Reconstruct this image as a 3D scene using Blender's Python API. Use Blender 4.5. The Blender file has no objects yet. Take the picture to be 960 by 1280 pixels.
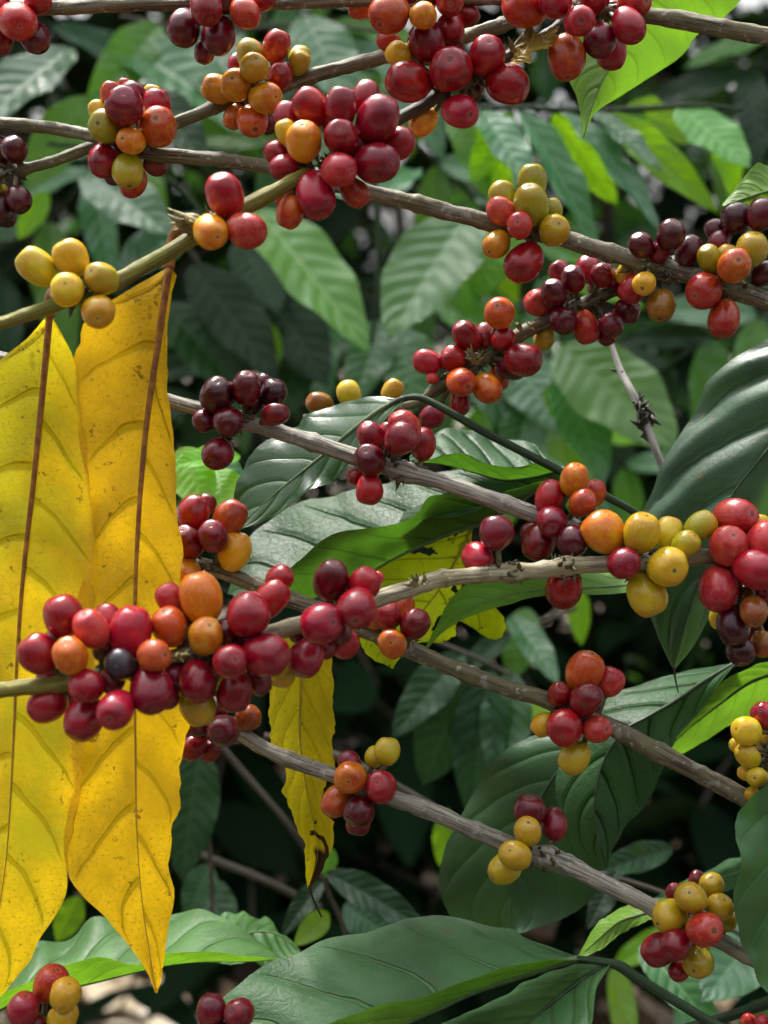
import bpy, math, random
import numpy as np
from mathutils import Vector, Matrix
random.seed(11)
rng = np.random.default_rng(5)
SC = bpy.context.scene
COL = SC.collection
PI = math.pi

# ------------------------------------------------------------------ camera
CAMZ = 1.30
PITCH = math.radians(-8)
TANV = math.tan(math.radians(20))
cam_d = bpy.data.cameras.new('camera')
cam = bpy.data.objects.new('camera', cam_d)
COL.objects.link(cam)
cam.location = (0, 0, CAMZ)
cam.rotation_euler = (PI / 2 + PITCH, 0, 0)
cam_d.sensor_fit = 'VERTICAL'
cam_d.sensor_height = 36
cam_d.sensor_width = 27
cam_d.lens = 18 / TANV
cam_d.clip_start = 0.01
cam_d.clip_end = 200
cam_d.dof.use_dof = True
cam_d.dof.focus_distance = 0.452
cam_d.dof.aperture_fstop = 10.5
SC.camera = cam
RC = np.array(Matrix.Rotation(PI / 2 + PITCH, 3, 'X'))
CL = np.array([0, 0, CAMZ])
VIEW = RC @ np.array([0, 0, -1.0])
KPX = TANV / 640            # metres per photo pixel at one metre


def P(px, py, d):
    return CL + RC @ np.array([(px - 480) * KPX * d, (640 - py) * KPX * d, -d])


# ------------------------------------------------------------------ helpers
def mesh_obj(name, verts, faces, mat, parent=None, loc=(0, 0, 0), smooth=True, uvs=None):
    me = bpy.data.meshes.new(name)
    me.from_pydata([tuple(map(float, v)) for v in verts], [], faces)
    if uvs is not None:
        uvl = me.uv_layers.new(name='UVMap')
        li = np.zeros(len(me.loops), dtype=np.int32)
        me.loops.foreach_get('vertex_index', li)
        uvl.data.foreach_set('uv', np.asarray(uvs, dtype=np.float32)[li].ravel())
    if smooth:
        me.polygons.foreach_set('use_smooth', [True] * len(me.polygons))
    me.materials.append(mat)
    me.update()
    o = bpy.data.objects.new(name, me)
    COL.objects.link(o)
    o.location = loc
    if parent is not None:
        o.parent = parent
    return o


def empty(name, loc, label, cat, group=None):
    o = bpy.data.objects.new(name, None)
    COL.objects.link(o)
    o.location = tuple(map(float, loc))
    o.empty_display_size = 0.01
    tag(o, label, cat, group)
    return o


def tag(o, label=None, cat=None, group=None, kind=None):
    if label: o['label'] = label
    if cat: o['category'] = cat
    if group: o['group'] = group
    if kind: o['kind'] = kind
    return o


def catmull(pts, n):
    """resample a polyline (k,dim) smoothly at n points, equal arc steps of the first three coordinates"""
    p = np.asarray(pts, float)
    if len(p) == 2:
        t = np.linspace(0, 1, n)[:, None]
        return p[0] * (1 - t) + p[1] * t
    q = np.vstack([2 * p[0] - p[1], p, 2 * p[-1] - p[-2]])
    out = []
    for i in range(len(p) - 1):
        t = np.linspace(0, 1, 24, endpoint=False)[:, None]
        a, b, c, d = q[i], q[i + 1], q[i + 2], q[i + 3]
        out.append(0.5 * (2 * b + (c - a) * t + (2 * a - 5 * b + 4 * c - d) * t ** 2 + (3 * b - a - 3 * c + d) * t ** 3))
    out.append(p[-1:])
    o = np.vstack(out)
    s = np.r_[0, np.cumsum(np.linalg.norm(np.diff(o[:, :3], axis=0), axis=1))]
    tt = np.linspace(0, s[-1], n)
    return np.stack([np.interp(tt, s, o[:, k]) for k in range(o.shape[1])], 1)


def vnoise(x, seed=0):
    """smooth 1-D noise"""
    r = np.random.default_rng(seed).uniform(-1, 1, 4096)
    x = np.asarray(x, float)
    i = np.floor(x).astype(int)
    f = x - i
    f = f * f * (3 - 2 * f)
    return r[i % 4096] * (1 - f) + r[(i + 1) % 4096] * f


def tube_geo(pts, rad, sides=14, rough=0.0, seed=0, caps=True):
    """tube along pts (n,3) with radii (n,), returns verts, faces, uvs; v in metres"""
    pts = np.asarray(pts, float)
    n = len(pts)
    rad = np.broadcast_to(np.asarray(rad, float), (n,))
    T = np.gradient(pts, axis=0)
    T /= np.linalg.norm(T, axis=1)[:, None] + 1e-12
    ref = np.array([0.13, 0.2, 1.0])
    if abs(np.dot(T[0], ref / np.linalg.norm(ref))) > 0.9:
        ref = np.array([1.0, 0.1, 0.1])
    verts, uvs = [], []
    s = np.r_[0, np.cumsum(np.linalg.norm(np.diff(pts, axis=0), axis=1))]
    N = ref - T[0] * np.dot(ref, T[0])
    for i in range(n):
        N = N - T[i] * np.dot(N, T[i])
        N /= np.linalg.norm(N) + 1e-12
        B = np.cross(T[i], N)
        for j in range(sides):
            a = 2 * PI * j / sides
            r = rad[i]
            if rough:
                r *= 1 + rough * (vnoise(s[i] * 420 + j * 37.3, seed) * 0.5 + vnoise(s[i] * 130 + j * 3.1, seed + 1) * 0.7)
            verts.append(pts[i] + r * (math.cos(a) * N + math.sin(a) * B))
            uvs.append((1 - abs(2 * j / sides - 1), s[i] * 20))
    faces = []
    for i in range(n - 1):
        for j in range(sides):
            k = (j + 1) % sides
            faces.append((i * sides + j, i * sides + k, (i + 1) * sides + k, (i + 1) * sides + j))
    if caps:
        faces.append(tuple(range(sides - 1, -1, -1)))
        faces.append(tuple((n - 1) * sides + j for j in range(sides)))
    return verts, faces, uvs


class Geo:
    def __init__(self):
        self.v, self.f, self.u = [], [], []

    def add(self, g):
        b = len(self.v)
        self.v += list(g[0])
        self.f += [tuple(i + b for i in f) for f in g[1]]
        self.u += list(g[2])


# ------------------------------------------------------------------ node helper
class N:
    def __init__(self, name):
        self.m = bpy.data.materials.new(name)
        self.m.use_nodes = True
        self.nt = self.m.node_tree
        self.nt.nodes.clear()

    def n(self, t, **kw):
        nd = self.nt.nodes.new(t)
        for k, v in kw.items():
            setattr(nd, k, v)
        return nd

    def link(self, a, b):
        self.nt.links.new(a, b)

    def put(self, sock, v):
        if isinstance(v, bpy.types.NodeSocket):
            self.link(v, sock)
        elif v is not None:
            if isinstance(v, (tuple, list)) and len(v) == 3 and sock.type == 'RGBA':
                v = (*v, 1)
            sock.default_value = v

    def math(self, op, a, b=None, c=None, clamp=False):
        nd = self.n('ShaderNodeMath', operation=op)
        nd.use_clamp = clamp
        self.put(nd.inputs[0], a)
        if b is not None: self.put(nd.inputs[1], b)
        if c is not None: self.put(nd.inputs[2], c)
        return nd.outputs[0]

    def step(self, x, lo, hi, a=0.0, b=1.0):
        nd = self.n('ShaderNodeMapRange', interpolation_type='SMOOTHSTEP')
        self.put(nd.inputs[0], x)
        for i, v in enumerate((lo, hi, a, b)): self.put(nd.inputs[i + 1], v)
        return nd.outputs[0]

    def mix(self, f, a, b, blend='MIX'):
        nd = self.n('ShaderNodeMix', data_type='RGBA', blend_type=blend)
        self.put(nd.inputs[0], f)
        self.put(nd.inputs[6], a)
        self.put(nd.inputs[7], b)
        return nd.outputs[2]

    def noise(self, vec, scale, detail=2, rough=0.5):
        nd = self.n('ShaderNodeTexNoise')
        if vec is not None: self.put(nd.inputs['Vector'], vec)
        nd.inputs['Scale'].default_value = scale
        nd.inputs['Detail'].default_value = detail
        nd.inputs['Roughness'].default_value = rough
        return nd.outputs[0]

    def vec(self, op, a, b=None):
        nd = self.n('ShaderNodeVectorMath', operation=op)
        self.put(nd.inputs[0], a)
        if b is not None: self.put(nd.inputs[1], b)
        return nd.outputs[0]

    def bump(self, h, strength, dist):
        nd = self.n('ShaderNodeBump')
        nd.inputs['Strength'].default_value = strength
        nd.inputs['Distance'].default_value = dist
        self.put(nd.inputs['Height'], h)
        return nd.outputs[0]

    def out(self, sh):
        o = self.n('ShaderNodeOutputMaterial')
        self.link(sh, o.inputs[0])
        return self.m


# ------------------------------------------------------------------ cherry materials
CH = {  # base, blush, amount of blush at the tip end
    'R': ((.320, .005, .013), (.150, .002, .010), .50),
    'C': ((.370, .006, .018), (.210, .003, .014), .50),
    'L': ((.500, .060, .036), (.350, .010, .018), .55),
    'OR': ((.450, .085, .008), (.290, .010, .010), .55),
    'O': ((.520, .155, .007), (.390, .038, .008), .50),
    'A': ((.560, .270, .008), (.470, .100, .007), .42),
    'Y': ((.550, .410, .014), (.530, .270, .010), .38),
    'YG': ((.410, .330, .010), (.430, .250, .010), .42),
    'G': ((.280, .270, .010), (.390, .210, .009), .42),
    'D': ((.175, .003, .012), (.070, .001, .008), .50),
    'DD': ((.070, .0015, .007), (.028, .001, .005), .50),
    'B': ((.270, .120, .009), (.210, .040, .008), .50),
    'K': ((.030, .018, .026), (.012, .012, .018), .50),
}


def cherry_mat(name, c1, c2, amt):
    w = N(name)
    tc = w.n('ShaderNodeTexCoord').outputs['Object']
    rnd = w.n('ShaderNodeObjectInfo').outputs['Random']
    off = w.n('ShaderNodeCombineXYZ')
    w.put(off.inputs[0], w.math('MULTIPLY', rnd, 37.0))
    w.put(off.inputs[1], w.math('MULTIPLY', rnd, 91.0))
    p = w.vec('ADD', tc, off.outputs[0])
    sep = w.n('ShaderNodeSeparateXYZ'); w.link(tc, sep.inputs[0])
    x, y, z = sep.outputs
    big = w.noise(p, 1.5, 4, .6)
    f = w.math('ADD', w.math('MULTIPLY', z, 0.42), w.math('ADD', w.math('MULTIPLY', w.math('SUBTRACT', big, .5), 3.2), amt))
    f = w.math('ADD', f, w.math('MULTIPLY', w.math('SUBTRACT', rnd, .5), 1.15), clamp=True)
    col = w.mix(f, c1, c2)
    # per cherry brightness
    hs = w.n('ShaderNodeHueSaturation')
    w.put(hs.inputs['Color'], col)
    w.put(hs.inputs['Value'], w.math('ADD', w.math('MULTIPLY', w.math('FRACT', w.math('MULTIPLY', rnd, 7.7)), .36), .84))
    w.put(hs.inputs['Hue'], w.math('ADD', w.math('MULTIPLY', w.math('FRACT', w.math('MULTIPLY', rnd, 13.3)), .012), .494))
    col = hs.outputs[0]
    # lengthwise fibres under the skin
    vs = w.n('ShaderNodeMapping'); vs.inputs['Scale'].default_value = (11, 11, .6)
    w.link(p, vs.inputs[0])
    fib = w.noise(vs.outputs[0], 1.0, 3, .6)
    pale = tuple(min(1, c * 1.25 + q) for c, q in zip(c1, (.035, .010, .012)))
    col = w.mix(w.step(fib, .52, .70, 0, .46), col, pale)
    # pale dots and small scars
    vo = w.n('ShaderNodeTexVoronoi'); vo.inputs['Scale'].default_value = 7.5
    w.link(p, vo.inputs['Vector'])
    dots = w.math('MULTIPLY', w.step(vo.outputs['Distance'], .11, .05), w.step(w.noise(p, 2.2, 1), .45, .62))
    col = w.mix(w.math('MULTIPLY', dots, .38), col, tuple(min(1, c * .85 + q) for c, q in zip(c1, (.14, .075, .07))))
    sc = w.math('MULTIPLY', w.step(w.noise(p, 5.5, 4, .7), .69, .75), .55)
    col = w.mix(sc, col, (.10, .045, .018))
    # the scar (navel) at the far end
    rho = w.math('SQRT', w.math('ADD', w.math('MULTIPLY', x, x), w.math('MULTIPLY', y, y)))
    rho = w.math('MULTIPLY', rho, w.math('MULTIPLY_ADD', w.math('FRACT', w.math('MULTIPLY', rnd, 23.7)), .9, .62))
    rho = w.math('ADD', rho, w.math('MULTIPLY', w.math('SUBTRACT', w.noise(p, 9, 3, .6), .5), .12))
    up = w.step(z, .3, .5)
    ring = w.math('MULTIPLY', w.step(rho, .30, .16), up)
    core = w.math('MULTIPLY', w.step(rho, .125, .085), up)
    col = w.mix(w.math('MULTIPLY', ring, .5), col, tuple(min(1, c * .75 + .05) for c in c1))
    col = w.mix(w.math('MULTIPLY', core, .78), col, (.055, .026, .012))
    b = w.n('ShaderNodeBsdfPrincipled')
    w.put(b.inputs['Base Color'], col)
    w.put(b.inputs['Roughness'], w.math('ADD', w.math('MULTIPLY', w.noise(p, 3.0, 3), .26), .11))
    b.inputs['Specular IOR Level'].default_value = .5
    b.inputs['Subsurface Weight'].default_value = .12
    b.inputs['Subsurface Radius'].default_value = (1, .35, .2)
    b.inputs['Subsurface Scale'].default_value = .0015
    h = w.math('ADD', w.math('MULTIPLY', fib, .35), w.math('MULTIPLY', w.noise(p, 14, 3), .25))
    h = w.math('SUBTRACT', h, w.math('MULTIPLY', core, .8))
    w.put(b.inputs['Normal'], w.bump(h, .30, .0007))
    return w.out(b.outputs[0])


CM = {k: cherry_mat('cherry_skin_' + k, *v) for k, v in CH.items()}


def cherry_mesh(i):
    r = np.random.default_rng(100 + i)
    seg, rings = 32, 22
    asp = r.uniform(1.04, 1.30)
    flat = r.uniform(.93, 1.0)
    gro = r.uniform(.0, .05)
    ph = r.uniform(0, 6.28)
    verts = []
    faces = []
    lop = r.uniform(-.09, .09, 3)
    dents = [(r.normal(size=3), r.uniform(.02, .07)) for _ in range(4)]
    dents = [(d_ / np.linalg.norm(d_), a_) for d_, a_ in dents]
    for k in range(rings + 1):
        t = PI * k / rings
        zz = -math.cos(t)
        rr = math.sin(t) ** .93 if 0 < k < rings else 0.0
        rr *= 1 + .035 * zz
        if zz > .86:
            zz -= .09 * max(0, (zz - .86) / .14) ** 1.3
        n_here = 1 if k in (0, rings) else seg
        for j in range(n_here):
            a = 2 * PI * j / seg
            q = 1 + .022 * math.cos(2 * a + ph) + .016 * math.cos(3 * a + 2 * ph) + .008 * math.cos(7 * a + ph) - gro * math.exp(-((math.sin(a - ph)) / .12) ** 2) * (math.cos(a - ph) > 0)
            w_ = 1 + .02 * math.sin(3 * zz + a + ph)
            vv = np.array((rr * q * w_ * math.cos(a), rr * q * w_ * math.sin(a) * flat, zz * asp))
            un = vv / (np.linalg.norm(vv) + 1e-9)
            if abs(un[2]) < .93:                      # pressed by its neighbours, a little lopsided
                vv = vv * (1 + float(lop @ un) - sum(a_ * max(0, float(d_ @ un) - .55) ** 2 * 4 for d_, a_ in dents))
            else:
                vv = vv * (1 + float(lop @ un))
            verts.append(tuple(vv))
    def idx(k, j):
        if k == 0: return 0
        if k == rings: return 1 + (rings - 1) * seg
        return 1 + (k - 1) * seg + (j % seg)
    for k in range(rings):
        for j in range(seg):
            if k == 0: faces.append((0, idx(1, j + 1), idx(1, j)))
            elif k == rings - 1: faces.append((idx(k, j), idx(k, j + 1), idx(rings, 0)))
            else: faces.append((idx(k, j), idx(k, j + 1), idx(k + 1, j + 1), idx(k + 1, j)))
    me = bpy.data.meshes.new('coffee_cherry')
    me.from_pydata(verts, [], faces)
    me.polygons.foreach_set('use_smooth', [True] * len(me.polygons))
    return me


CHM = {}
for c in CM:
    CHM[c] = []
    for i in range(5):
        m = cherry_mesh(i + 5 * (hash(c) % 1 + len(CHM)))
        m.materials.append(CM[c])
        CHM[c].append(m)


# ------------------------------------------------------------------ bark
def bark_mat(name, lo, hi, fleck, green=None, fleck_amt=.35, patch=.0, patch_col=(.3, .3, .25), young=None):
    w = N(name)
    uv = w.n('ShaderNodeTexCoord').outputs['UV']
    ob = w.n('ShaderNodeTexCoord').outputs['Object']
    mp = w.n('ShaderNodeMapping'); mp.inputs['Scale'].default_value = (13, 2.2, 1)
    w.link(uv, mp.inputs[0])
    fib = w.noise(mp.outputs[0], 1.0, 5, .65)
    mp2 = w.n('ShaderNodeMapping'); mp2.inputs['Scale'].default_value = (4, 1.1, 1)
    w.link(uv, mp2.inputs[0])
    med = w.noise(mp2.outputs[0], 1.3, 3, .6)
    f = w.math('ADD', w.math('MULTIPLY', fib, .75), w.math('MULTIPLY', med, .45))
    col = w.mix(w.step(f, .46, .72), lo, hi)
    col = w.mix(w.step(w.noise(ob, 55, 3, .6), .35, .7, 0, .45), col, lo)
    if green:
        col = w.mix(w.step(w.noise(ob, 60, 3), .42, .62, 0, .8), col, green)
    col = w.mix(w.math('MULTIPLY', w.step(w.noise(ob, 420, 4, .7), .58, .68), fleck_amt), col, fleck)
    if patch:
        col = w.mix(w.math('MULTIPLY', w.step(w.noise(ob, 110, 4, .6), .60, .66), patch), col, patch_col)
    if young:
        sp_ = w.n('ShaderNodeSeparateXYZ'); w.link(uv, sp_.inputs[0])
        yc = w.mix(w.step(med, .35, .7), young, tuple(c * 1.7 for c in young))
        col = w.mix(w.step(sp_.outputs[1], 1.6, .7), col, yc)
    crack = w.step(fib, .455, .37)
    col = w.mix(w.math('MULTIPLY', crack, .55), col, tuple(c * .22 for c in lo))
    b = w.n('ShaderNodeBsdfPrincipled')
    w.put(b.inputs['Base Color'], col)
    b.inputs['Roughness'].default_value = .62
    b.inputs['Specular IOR Level'].default_value = .35
    h = w.math('SUBTRACT', w.math('ADD', fib, w.math('MULTIPLY', w.noise(ob, 700, 4), .5)), crack)
    w.put(b.inputs['Normal'], w.bump(h, .5, .0009))
    return w.out(b.outputs[0])


BARK = {
    'brown': bark_mat('bark_brown', (.062, .050, .032), (.20, .17, .115), (.48, .46, .40), (.13, .12, .06), .6, .45, (.36, .35, .30)),
    'grey': bark_mat('bark_grey', (.13, .12, .095), (.40, .375, .315), (.62, .61, .56), None, .55, .35, (.14, .12, .09)),
    'pale': bark_mat('bark_pale', (.20, .175, .115), (.42, .375, .265), (.54, .51, .42), (.27, .23, .12), .4, .55, (.14, .10, .06), young=(.15, .135, .022)),
    'green': bark_mat('bark_green', (.10, .095, .014), (.25, .225, .035), (.34, .28, .10), (.17, .18, .020), .4, .35, (.16, .10, .05)),
    'twig': bark_mat('twig_green', (.010, .026, .010), (.025, .055, .018), (.05, .08, .03), None, .2),
    'dead': bark_mat('bark_dead', (.30, .28, .26), (.58, .55, .51), (.10, .09, .08), None, .3),
    'dark': bark_mat('bark_dark', (.034, .030, .022), (.105, .09, .07), (.20, .19, .15), None, .4),
}


def simple_mat(name, c1, c2, scale=300, rough=.6, bump=.4):
    w = N(name)
    ob = w.n('ShaderNodeTexCoord').outputs['Object']
    nz = w.noise(ob, scale, 4, .6)
    b = w.n('ShaderNodeBsdfPrincipled')
    w.put(b.inputs['Base Color'], w.mix(w.step(nz, .35, .68), c1, c2))
    b.inputs['Roughness'].default_value = rough
    w.put(b.inputs['Normal'], w.bump(nz, bump, .0006))
    return w.out(b.outputs[0])


M_PED = simple_mat('fruit_stalk', (.030, .022, .012), (.11, .10, .035), 500)
M_BRACT = simple_mat('bract_dry', (.10, .075, .025), (.26, .22, .06), 350)
M_DRY = simple_mat('withered_black', (.010, .008, .007), (.05, .04, .03), 500)
def rib_mat():
    w = N('midrib_brown')
    tc = w.n('ShaderNodeTexCoord')
    sp = w.n('ShaderNodeSeparateXYZ'); w.link(tc.outputs['UV'], sp.inputs[0])
    nz = w.noise(tc.outputs['Object'], 260, 4, .6)
    c = w.mix(w.step(nz, .35, .68), (.16, .055, .010), (.33, .135, .016))
    c = w.mix(w.step(w.math('ADD', sp.outputs[1], nz), 2.1, 3.6, 0, .85), c, (.42, .26, .016))
    b = w.n('ShaderNodeBsdfPrincipled')
    w.put(b.inputs['Base Color'], c)
    b.inputs['Roughness'].default_value = .5
    w.put(b.inputs['Normal'], w.bump(nz, .4, .0006))
    return w.out(b.outputs[0])


M_RIB_BROWN = rib_mat()
M_RIB_GREEN = simple_mat('midrib_green', (.050, .095, .030), (.085, .15, .050), 260, .45, .15)
M_RIB_DARK = simple_mat('midrib_dark', (.014, .030, .012), (.030, .060, .022), 260, .4, .15)
M_RIB_YEL = simple_mat('midrib_yellow', (.30, .24, .02), (.42, .32, .03), 260, .5)


# ------------------------------------------------------------------ leaf material
NV = 9.0
KV = 1.55


def leaf_mat(name, up, under, trans, tfac=.35, rough=.38, vein=(.08, .14, .05), vfac=.6, vdark=None,
             spots=0.0, mottle=None, burn=False, spec=.5, nv=NV, bumpv=.5, urough=.55, coat=0.0, edge=False, kv=KV):
    w = N(name)
    uvn = w.n('ShaderNodeTexCoord')
    uv = uvn.outputs['UV']
    ob = uvn.outputs['Object']
    sep = w.n('ShaderNodeSeparateXYZ'); w.link(uv, sep.inputs[0])
    U, V = sep.outputs[0], sep.outputs[1]
    s = w.math('SUBTRACT', w.math('MULTIPLY', U, 2.0), 1.0)
    a = w.math('ABSOLUTE', s)
    side = w.math('MULTIPLY', w.math('LESS_THAN', s, 0.0), .42)
    ph = w.math('SUBTRACT', w.math('ADD', w.math('MULTIPLY', V, nv), side), w.math('MULTIPLY', w.math('POWER', a, 1.35), kv))
    ph = w.math('ADD', ph, w.math('MULTIPLY', w.math('SUBTRACT', w.noise(ob, 45, 2), .5), .35))
    fr = w.math('ABSOLUTE', w.math('SUBTRACT', w.math('FRACT', ph), .5))
    wid = w.math('MULTIPLY_ADD', a, -.045, .075)
    ve = w.math('DIVIDE', fr, wid)
    ve = w.math('MULTIPLY', w.step(ve, 1.0, .35), w.step(a, .97, .80))
    halo = w.math('MULTIPLY', w.step(fr, .22, .03), w.step(a, .97, .80))
    vo = w.n('ShaderNodeTexVoronoi', feature='DISTANCE_TO_EDGE'); vo.inputs['Scale'].default_value = 330
    w.link(w.vec('ADD', ob, w.vec('SCALE', w.n('ShaderNodeTexNoise').outputs[1]) if False else (0, 0, 0)), vo.inputs['Vector'])
    net = w.step(vo.outputs['Distance'], .11, .0)
    geo = w.n('ShaderNodeNewGeometry')
    back = geo.outputs['Backfacing']
    big = w.noise(ob, 38, 3, .55)
    fine = w.noise(ob, 520, 4, .6)
    def shade(c, lo=.72, hi=1.25):
        return w.mix(w.step(big, .3, .7), tuple(x * lo for x in c), tuple(x * hi for x in c))
    cu, cd, ct = shade(up), shade(under), shade(trans)
    if mottle:
        mk = w.math('MULTIPLY', w.step(w.noise(ob, 26, 3, .6), .42, .66), .8)
        mk = w.math('MAXIMUM', mk, w.math('MULTIPLY', halo, .35))
        cu, cd, ct = w.mix(mk, cu, mottle), w.mix(mk, cd, mottle), w.mix(mk, ct, mottle)
    fn = w.step(fine, .35, .7, 0, .18)
    vd = vdark or vein
    cu = w.mix(fn, cu, tuple(x * .55 for x in up))
    cd = w.mix(fn, cd, tuple(x * .6 for x in under))
    cu = w.mix(w.math('MULTIPLY', net, .05), cu, vein)
    cd = w.mix(w.math('MULTIPLY', net, .12), cd, vd)
    cu = w.mix(w.math('MULTIPLY', ve, vfac), cu, vein)
    cd = w.mix(w.math('MULTIPLY', ve, vfac), cd, vd)
    ct = w.mix(w.math('MULTIPLY', ve, vfac * .9), ct, tuple(x * .5 for x in trans))
    ct = w.mix(w.math('MULTIPLY', net, .2), ct, tuple(x * .6 for x in trans))
    if spots:
        sp = w.step(w.noise(ob, 170, 5, .7), .665 - .05 * spots, .70 - .04 * spots)
        sp2 = w.step(w.noise(ob, 60, 3, .65), .70, .735)
        sp = w.math('MAXIMUM', w.math('MULTIPLY', sp, .75), w.math('MULTIPLY', sp2, .55 * min(1, spots)))
        br = (.16, .075, .012)
        cu, cd, ct = w.mix(sp, cu, br), w.mix(sp, cd, br), w.mix(sp, ct, (.10, .04, .005))
    if edge:
        eg = w.math('ADD', a, w.math('MULTIPLY', w.math('SUBTRACT', w.noise(ob, 70, 4, .65), .5), .30))
        eg = w.math('MULTIPLY', w.step(eg, .98, 1.06), .75)
        bl = w.math('MULTIPLY', w.step(w.noise(ob, 900, 3, .6), .56, .70), w.step(big, .40, .60, .10, .55))
        eg = w.math('MAXIMUM', eg, bl)
        bc = (.30, .15, .012)
        cu, cd, ct = w.mix(eg, cu, bc), w.mix(eg, cd, bc), w.mix(eg, ct, (.34, .17, .006))
    if burn:
        nb = w.noise(ob, 85, 2, .5)
        q = w.math('ADD', V, w.math('MULTIPLY_ADD', U, -.10, w.math('MULTIPLY', w.math('SUBTRACT', nb, .5), .20)))
        m1 = w.math('MULTIPLY', w.math('MULTIPLY', w.step(q, .740, .748), w.step(q, .785, .775)), w.step(w.math('ADD', U, w.math('MULTIPLY', nb, .6)), .62, .70))
        m2 = w.math('MULTIPLY', w.step(V, .83, .86), w.step(w.math('ADD', U, w.math('MULTIPLY', nb, .5)), .62, .75))
        m3 = w.math('MULTIPLY', w.step(w.noise(ob, 190, 2), .66, .69), w.step(V, .66, .70))
        m1 = w.math('MAXIMUM', w.math('MAXIMUM', m1, m3), m2)
        cu, cd, ct = (w.mix(m1, c, (.035, .014, .008)) for c in (cu, cd, ct))
    col = w.mix(back, cu, cd)
    b = w.n('ShaderNodeBsdfPrincipled')
    w.put(b.inputs['Base Color'], col)
    rg = w.math('ADD', w.math('MULTIPLY', back, urough - rough), w.math('ADD', w.math('MULTIPLY_ADD', big, .26, rough - .13), w.math('MULTIPLY', ve, .25)))
    w.put(b.inputs['Roughness'], rg)
    w.put(b.inputs['Specular IOR Level'], w.math('MULTIPLY', w.math('MULTIPLY_ADD', ve, -.85, 1.0), spec))
    if coat:
        b.inputs['Coat Weight'].default_value = coat
        b.inputs['Coat Roughness'].default_value = .14
    h = w.math('ADD', w.math('MULTIPLY', ve, -.9), w.math('ADD', w.math('MULTIPLY', net, -.05), w.math('MULTIPLY', fine, .30)))
    h = w.math('ADD', h, w.math('MULTIPLY', halo, -.4))
    h = w.math('MULTIPLY', h, w.math('MULTIPLY_ADD', back, -2.0, 1.0))
    nrm = w.bump(h, bumpv, .0011)
    w.put(b.inputs['Normal'], nrm)
    t = w.n('ShaderNodeBsdfTranslucent')
    w.put(t.inputs['Color'], ct)
    mx = w.n('ShaderNodeMixShader')
    mx.inputs[0].default_value = tfac
    w.link(b.outputs[0], mx.inputs[1])
    w.link(t.outputs[0], mx.inputs[2])
    return w.out(mx.outputs[0])


LM = {
    'dark': leaf_mat('leaf_dark_green', (.018, .062, .018), (.060, .130, .026), (.08, .22, .020), .08, .42, (.045, .11, .038), .5, (.10, .17, .05), spec=.42, bumpv=.35, nv=6.0),
    'sheen': leaf_mat('leaf_glossy_green', (.022, .070, .022), (.070, .150, .022), (.10, .28, .014), .24, .46, (.008, .024, .008), .85, (.10, .17, .05), spec=.26, nv=7.0, bumpv=1.0, spots=.2),
    'gloss': leaf_mat('leaf_wet_gloss', (.016, .050, .014), (.060, .14, .026), (.10, .30, .02), .22, .26, (.03, .08, .025), .5, (.10, .17, .05), spec=.42, nv=6.0, bumpv=.25),
    'grey': leaf_mat('leaf_grey_green', (.050, .130, .050), (.11, .25, .024), (.13, .36, .02), .22, .50, (.115, .20, .09), .7, (.12, .17, .08), bumpv=.9, nv=6.5, spec=.34, spots=.25),
    'smooth': leaf_mat('leaf_smooth_green', (.034, .115, .032), (.085, .17, .028), (.09, .26, .02), .14, .40, (.07, .17, .06), .45, (.12, .17, .08), bumpv=.35, nv=6.0, spec=.45, spots=.2),
    'ridged': leaf_mat('leaf_ridged_green', (.028, .070, .036), (.085, .13, .060), (.09, .24, .03), .16, .46, (.06, .11, .06), .3, (.12, .16, .08), bumpv=.45, nv=5.2, spec=.40, spots=.2),
    'mid': leaf_mat('leaf_mid_green', (.046, .125, .028), (.100, .230, .020), (.15, .40, .014), .38, .44, (.10, .18, .05), .5, (.12, .22, .05)),
    'pale': leaf_mat('leaf_pale_green', (.075, .190, .055), (.150, .31, .022), (.20, .46, .016), .36, .45, (.13, .24, .09), .6, (.12, .22, .05), spots=.3, bumpv=.8),
    'bright': leaf_mat('leaf_bright_green', (.075, .170, .016), (.125, .270, .014), (.125, .275, .012), .38, .45, (.16, .30, .05), .4, (.16, .30, .04)),
    'yellow': leaf_mat('leaf_yellow', (.76, .455, .009), (.80, .48, .009), (.90, .56, .006), .46, .5, (.56, .44, .05), .6, (.30, .22, .010), spots=.8, bumpv=1.0, nv=9.5, kv=.85, spec=.3, edge=True, mottle=(.70, .42, .010)),
    'yellowgreen': leaf_mat('leaf_yellow_green', (.72, .48, .012), (.76, .51, .012), (.88, .60, .009), .46, .5, (.52, .46, .06), .6, (.26, .23, .010), spots=.6, mottle=(.54, .52, .014), bumpv=1.0, nv=9.5, kv=.85, spec=.3, edge=True),
    'yellowburn': leaf_mat('leaf_yellow_withered', (.76, .58, .012), (.80, .62, .014), (.92, .74, .010), .48, .5, (.42, .38, .04), .5, (.40, .38, .02), spots=.5, mottle=(.62, .56, .014), burn=True, nv=7.0, spec=.3, edge=True),
    'scrap': leaf_mat('leaf_dry_scrap', (.30, .21, .03), (.34, .24, .04), (.40, .28, .03), .25, .6, (.16, .10, .02), .4, (.16, .10, .02), spots=.8, nv=5.0, spec=.25, edge=True),
    'lime': leaf_mat('leaf_lime', (.50, .64, .014), (.56, .70, .014), (.82, .96, .010), .58, .5, (.16, .22, .02), .7, (.16, .22, .02), spots=1.0, nv=7.0, spec=.3),
}


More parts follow.
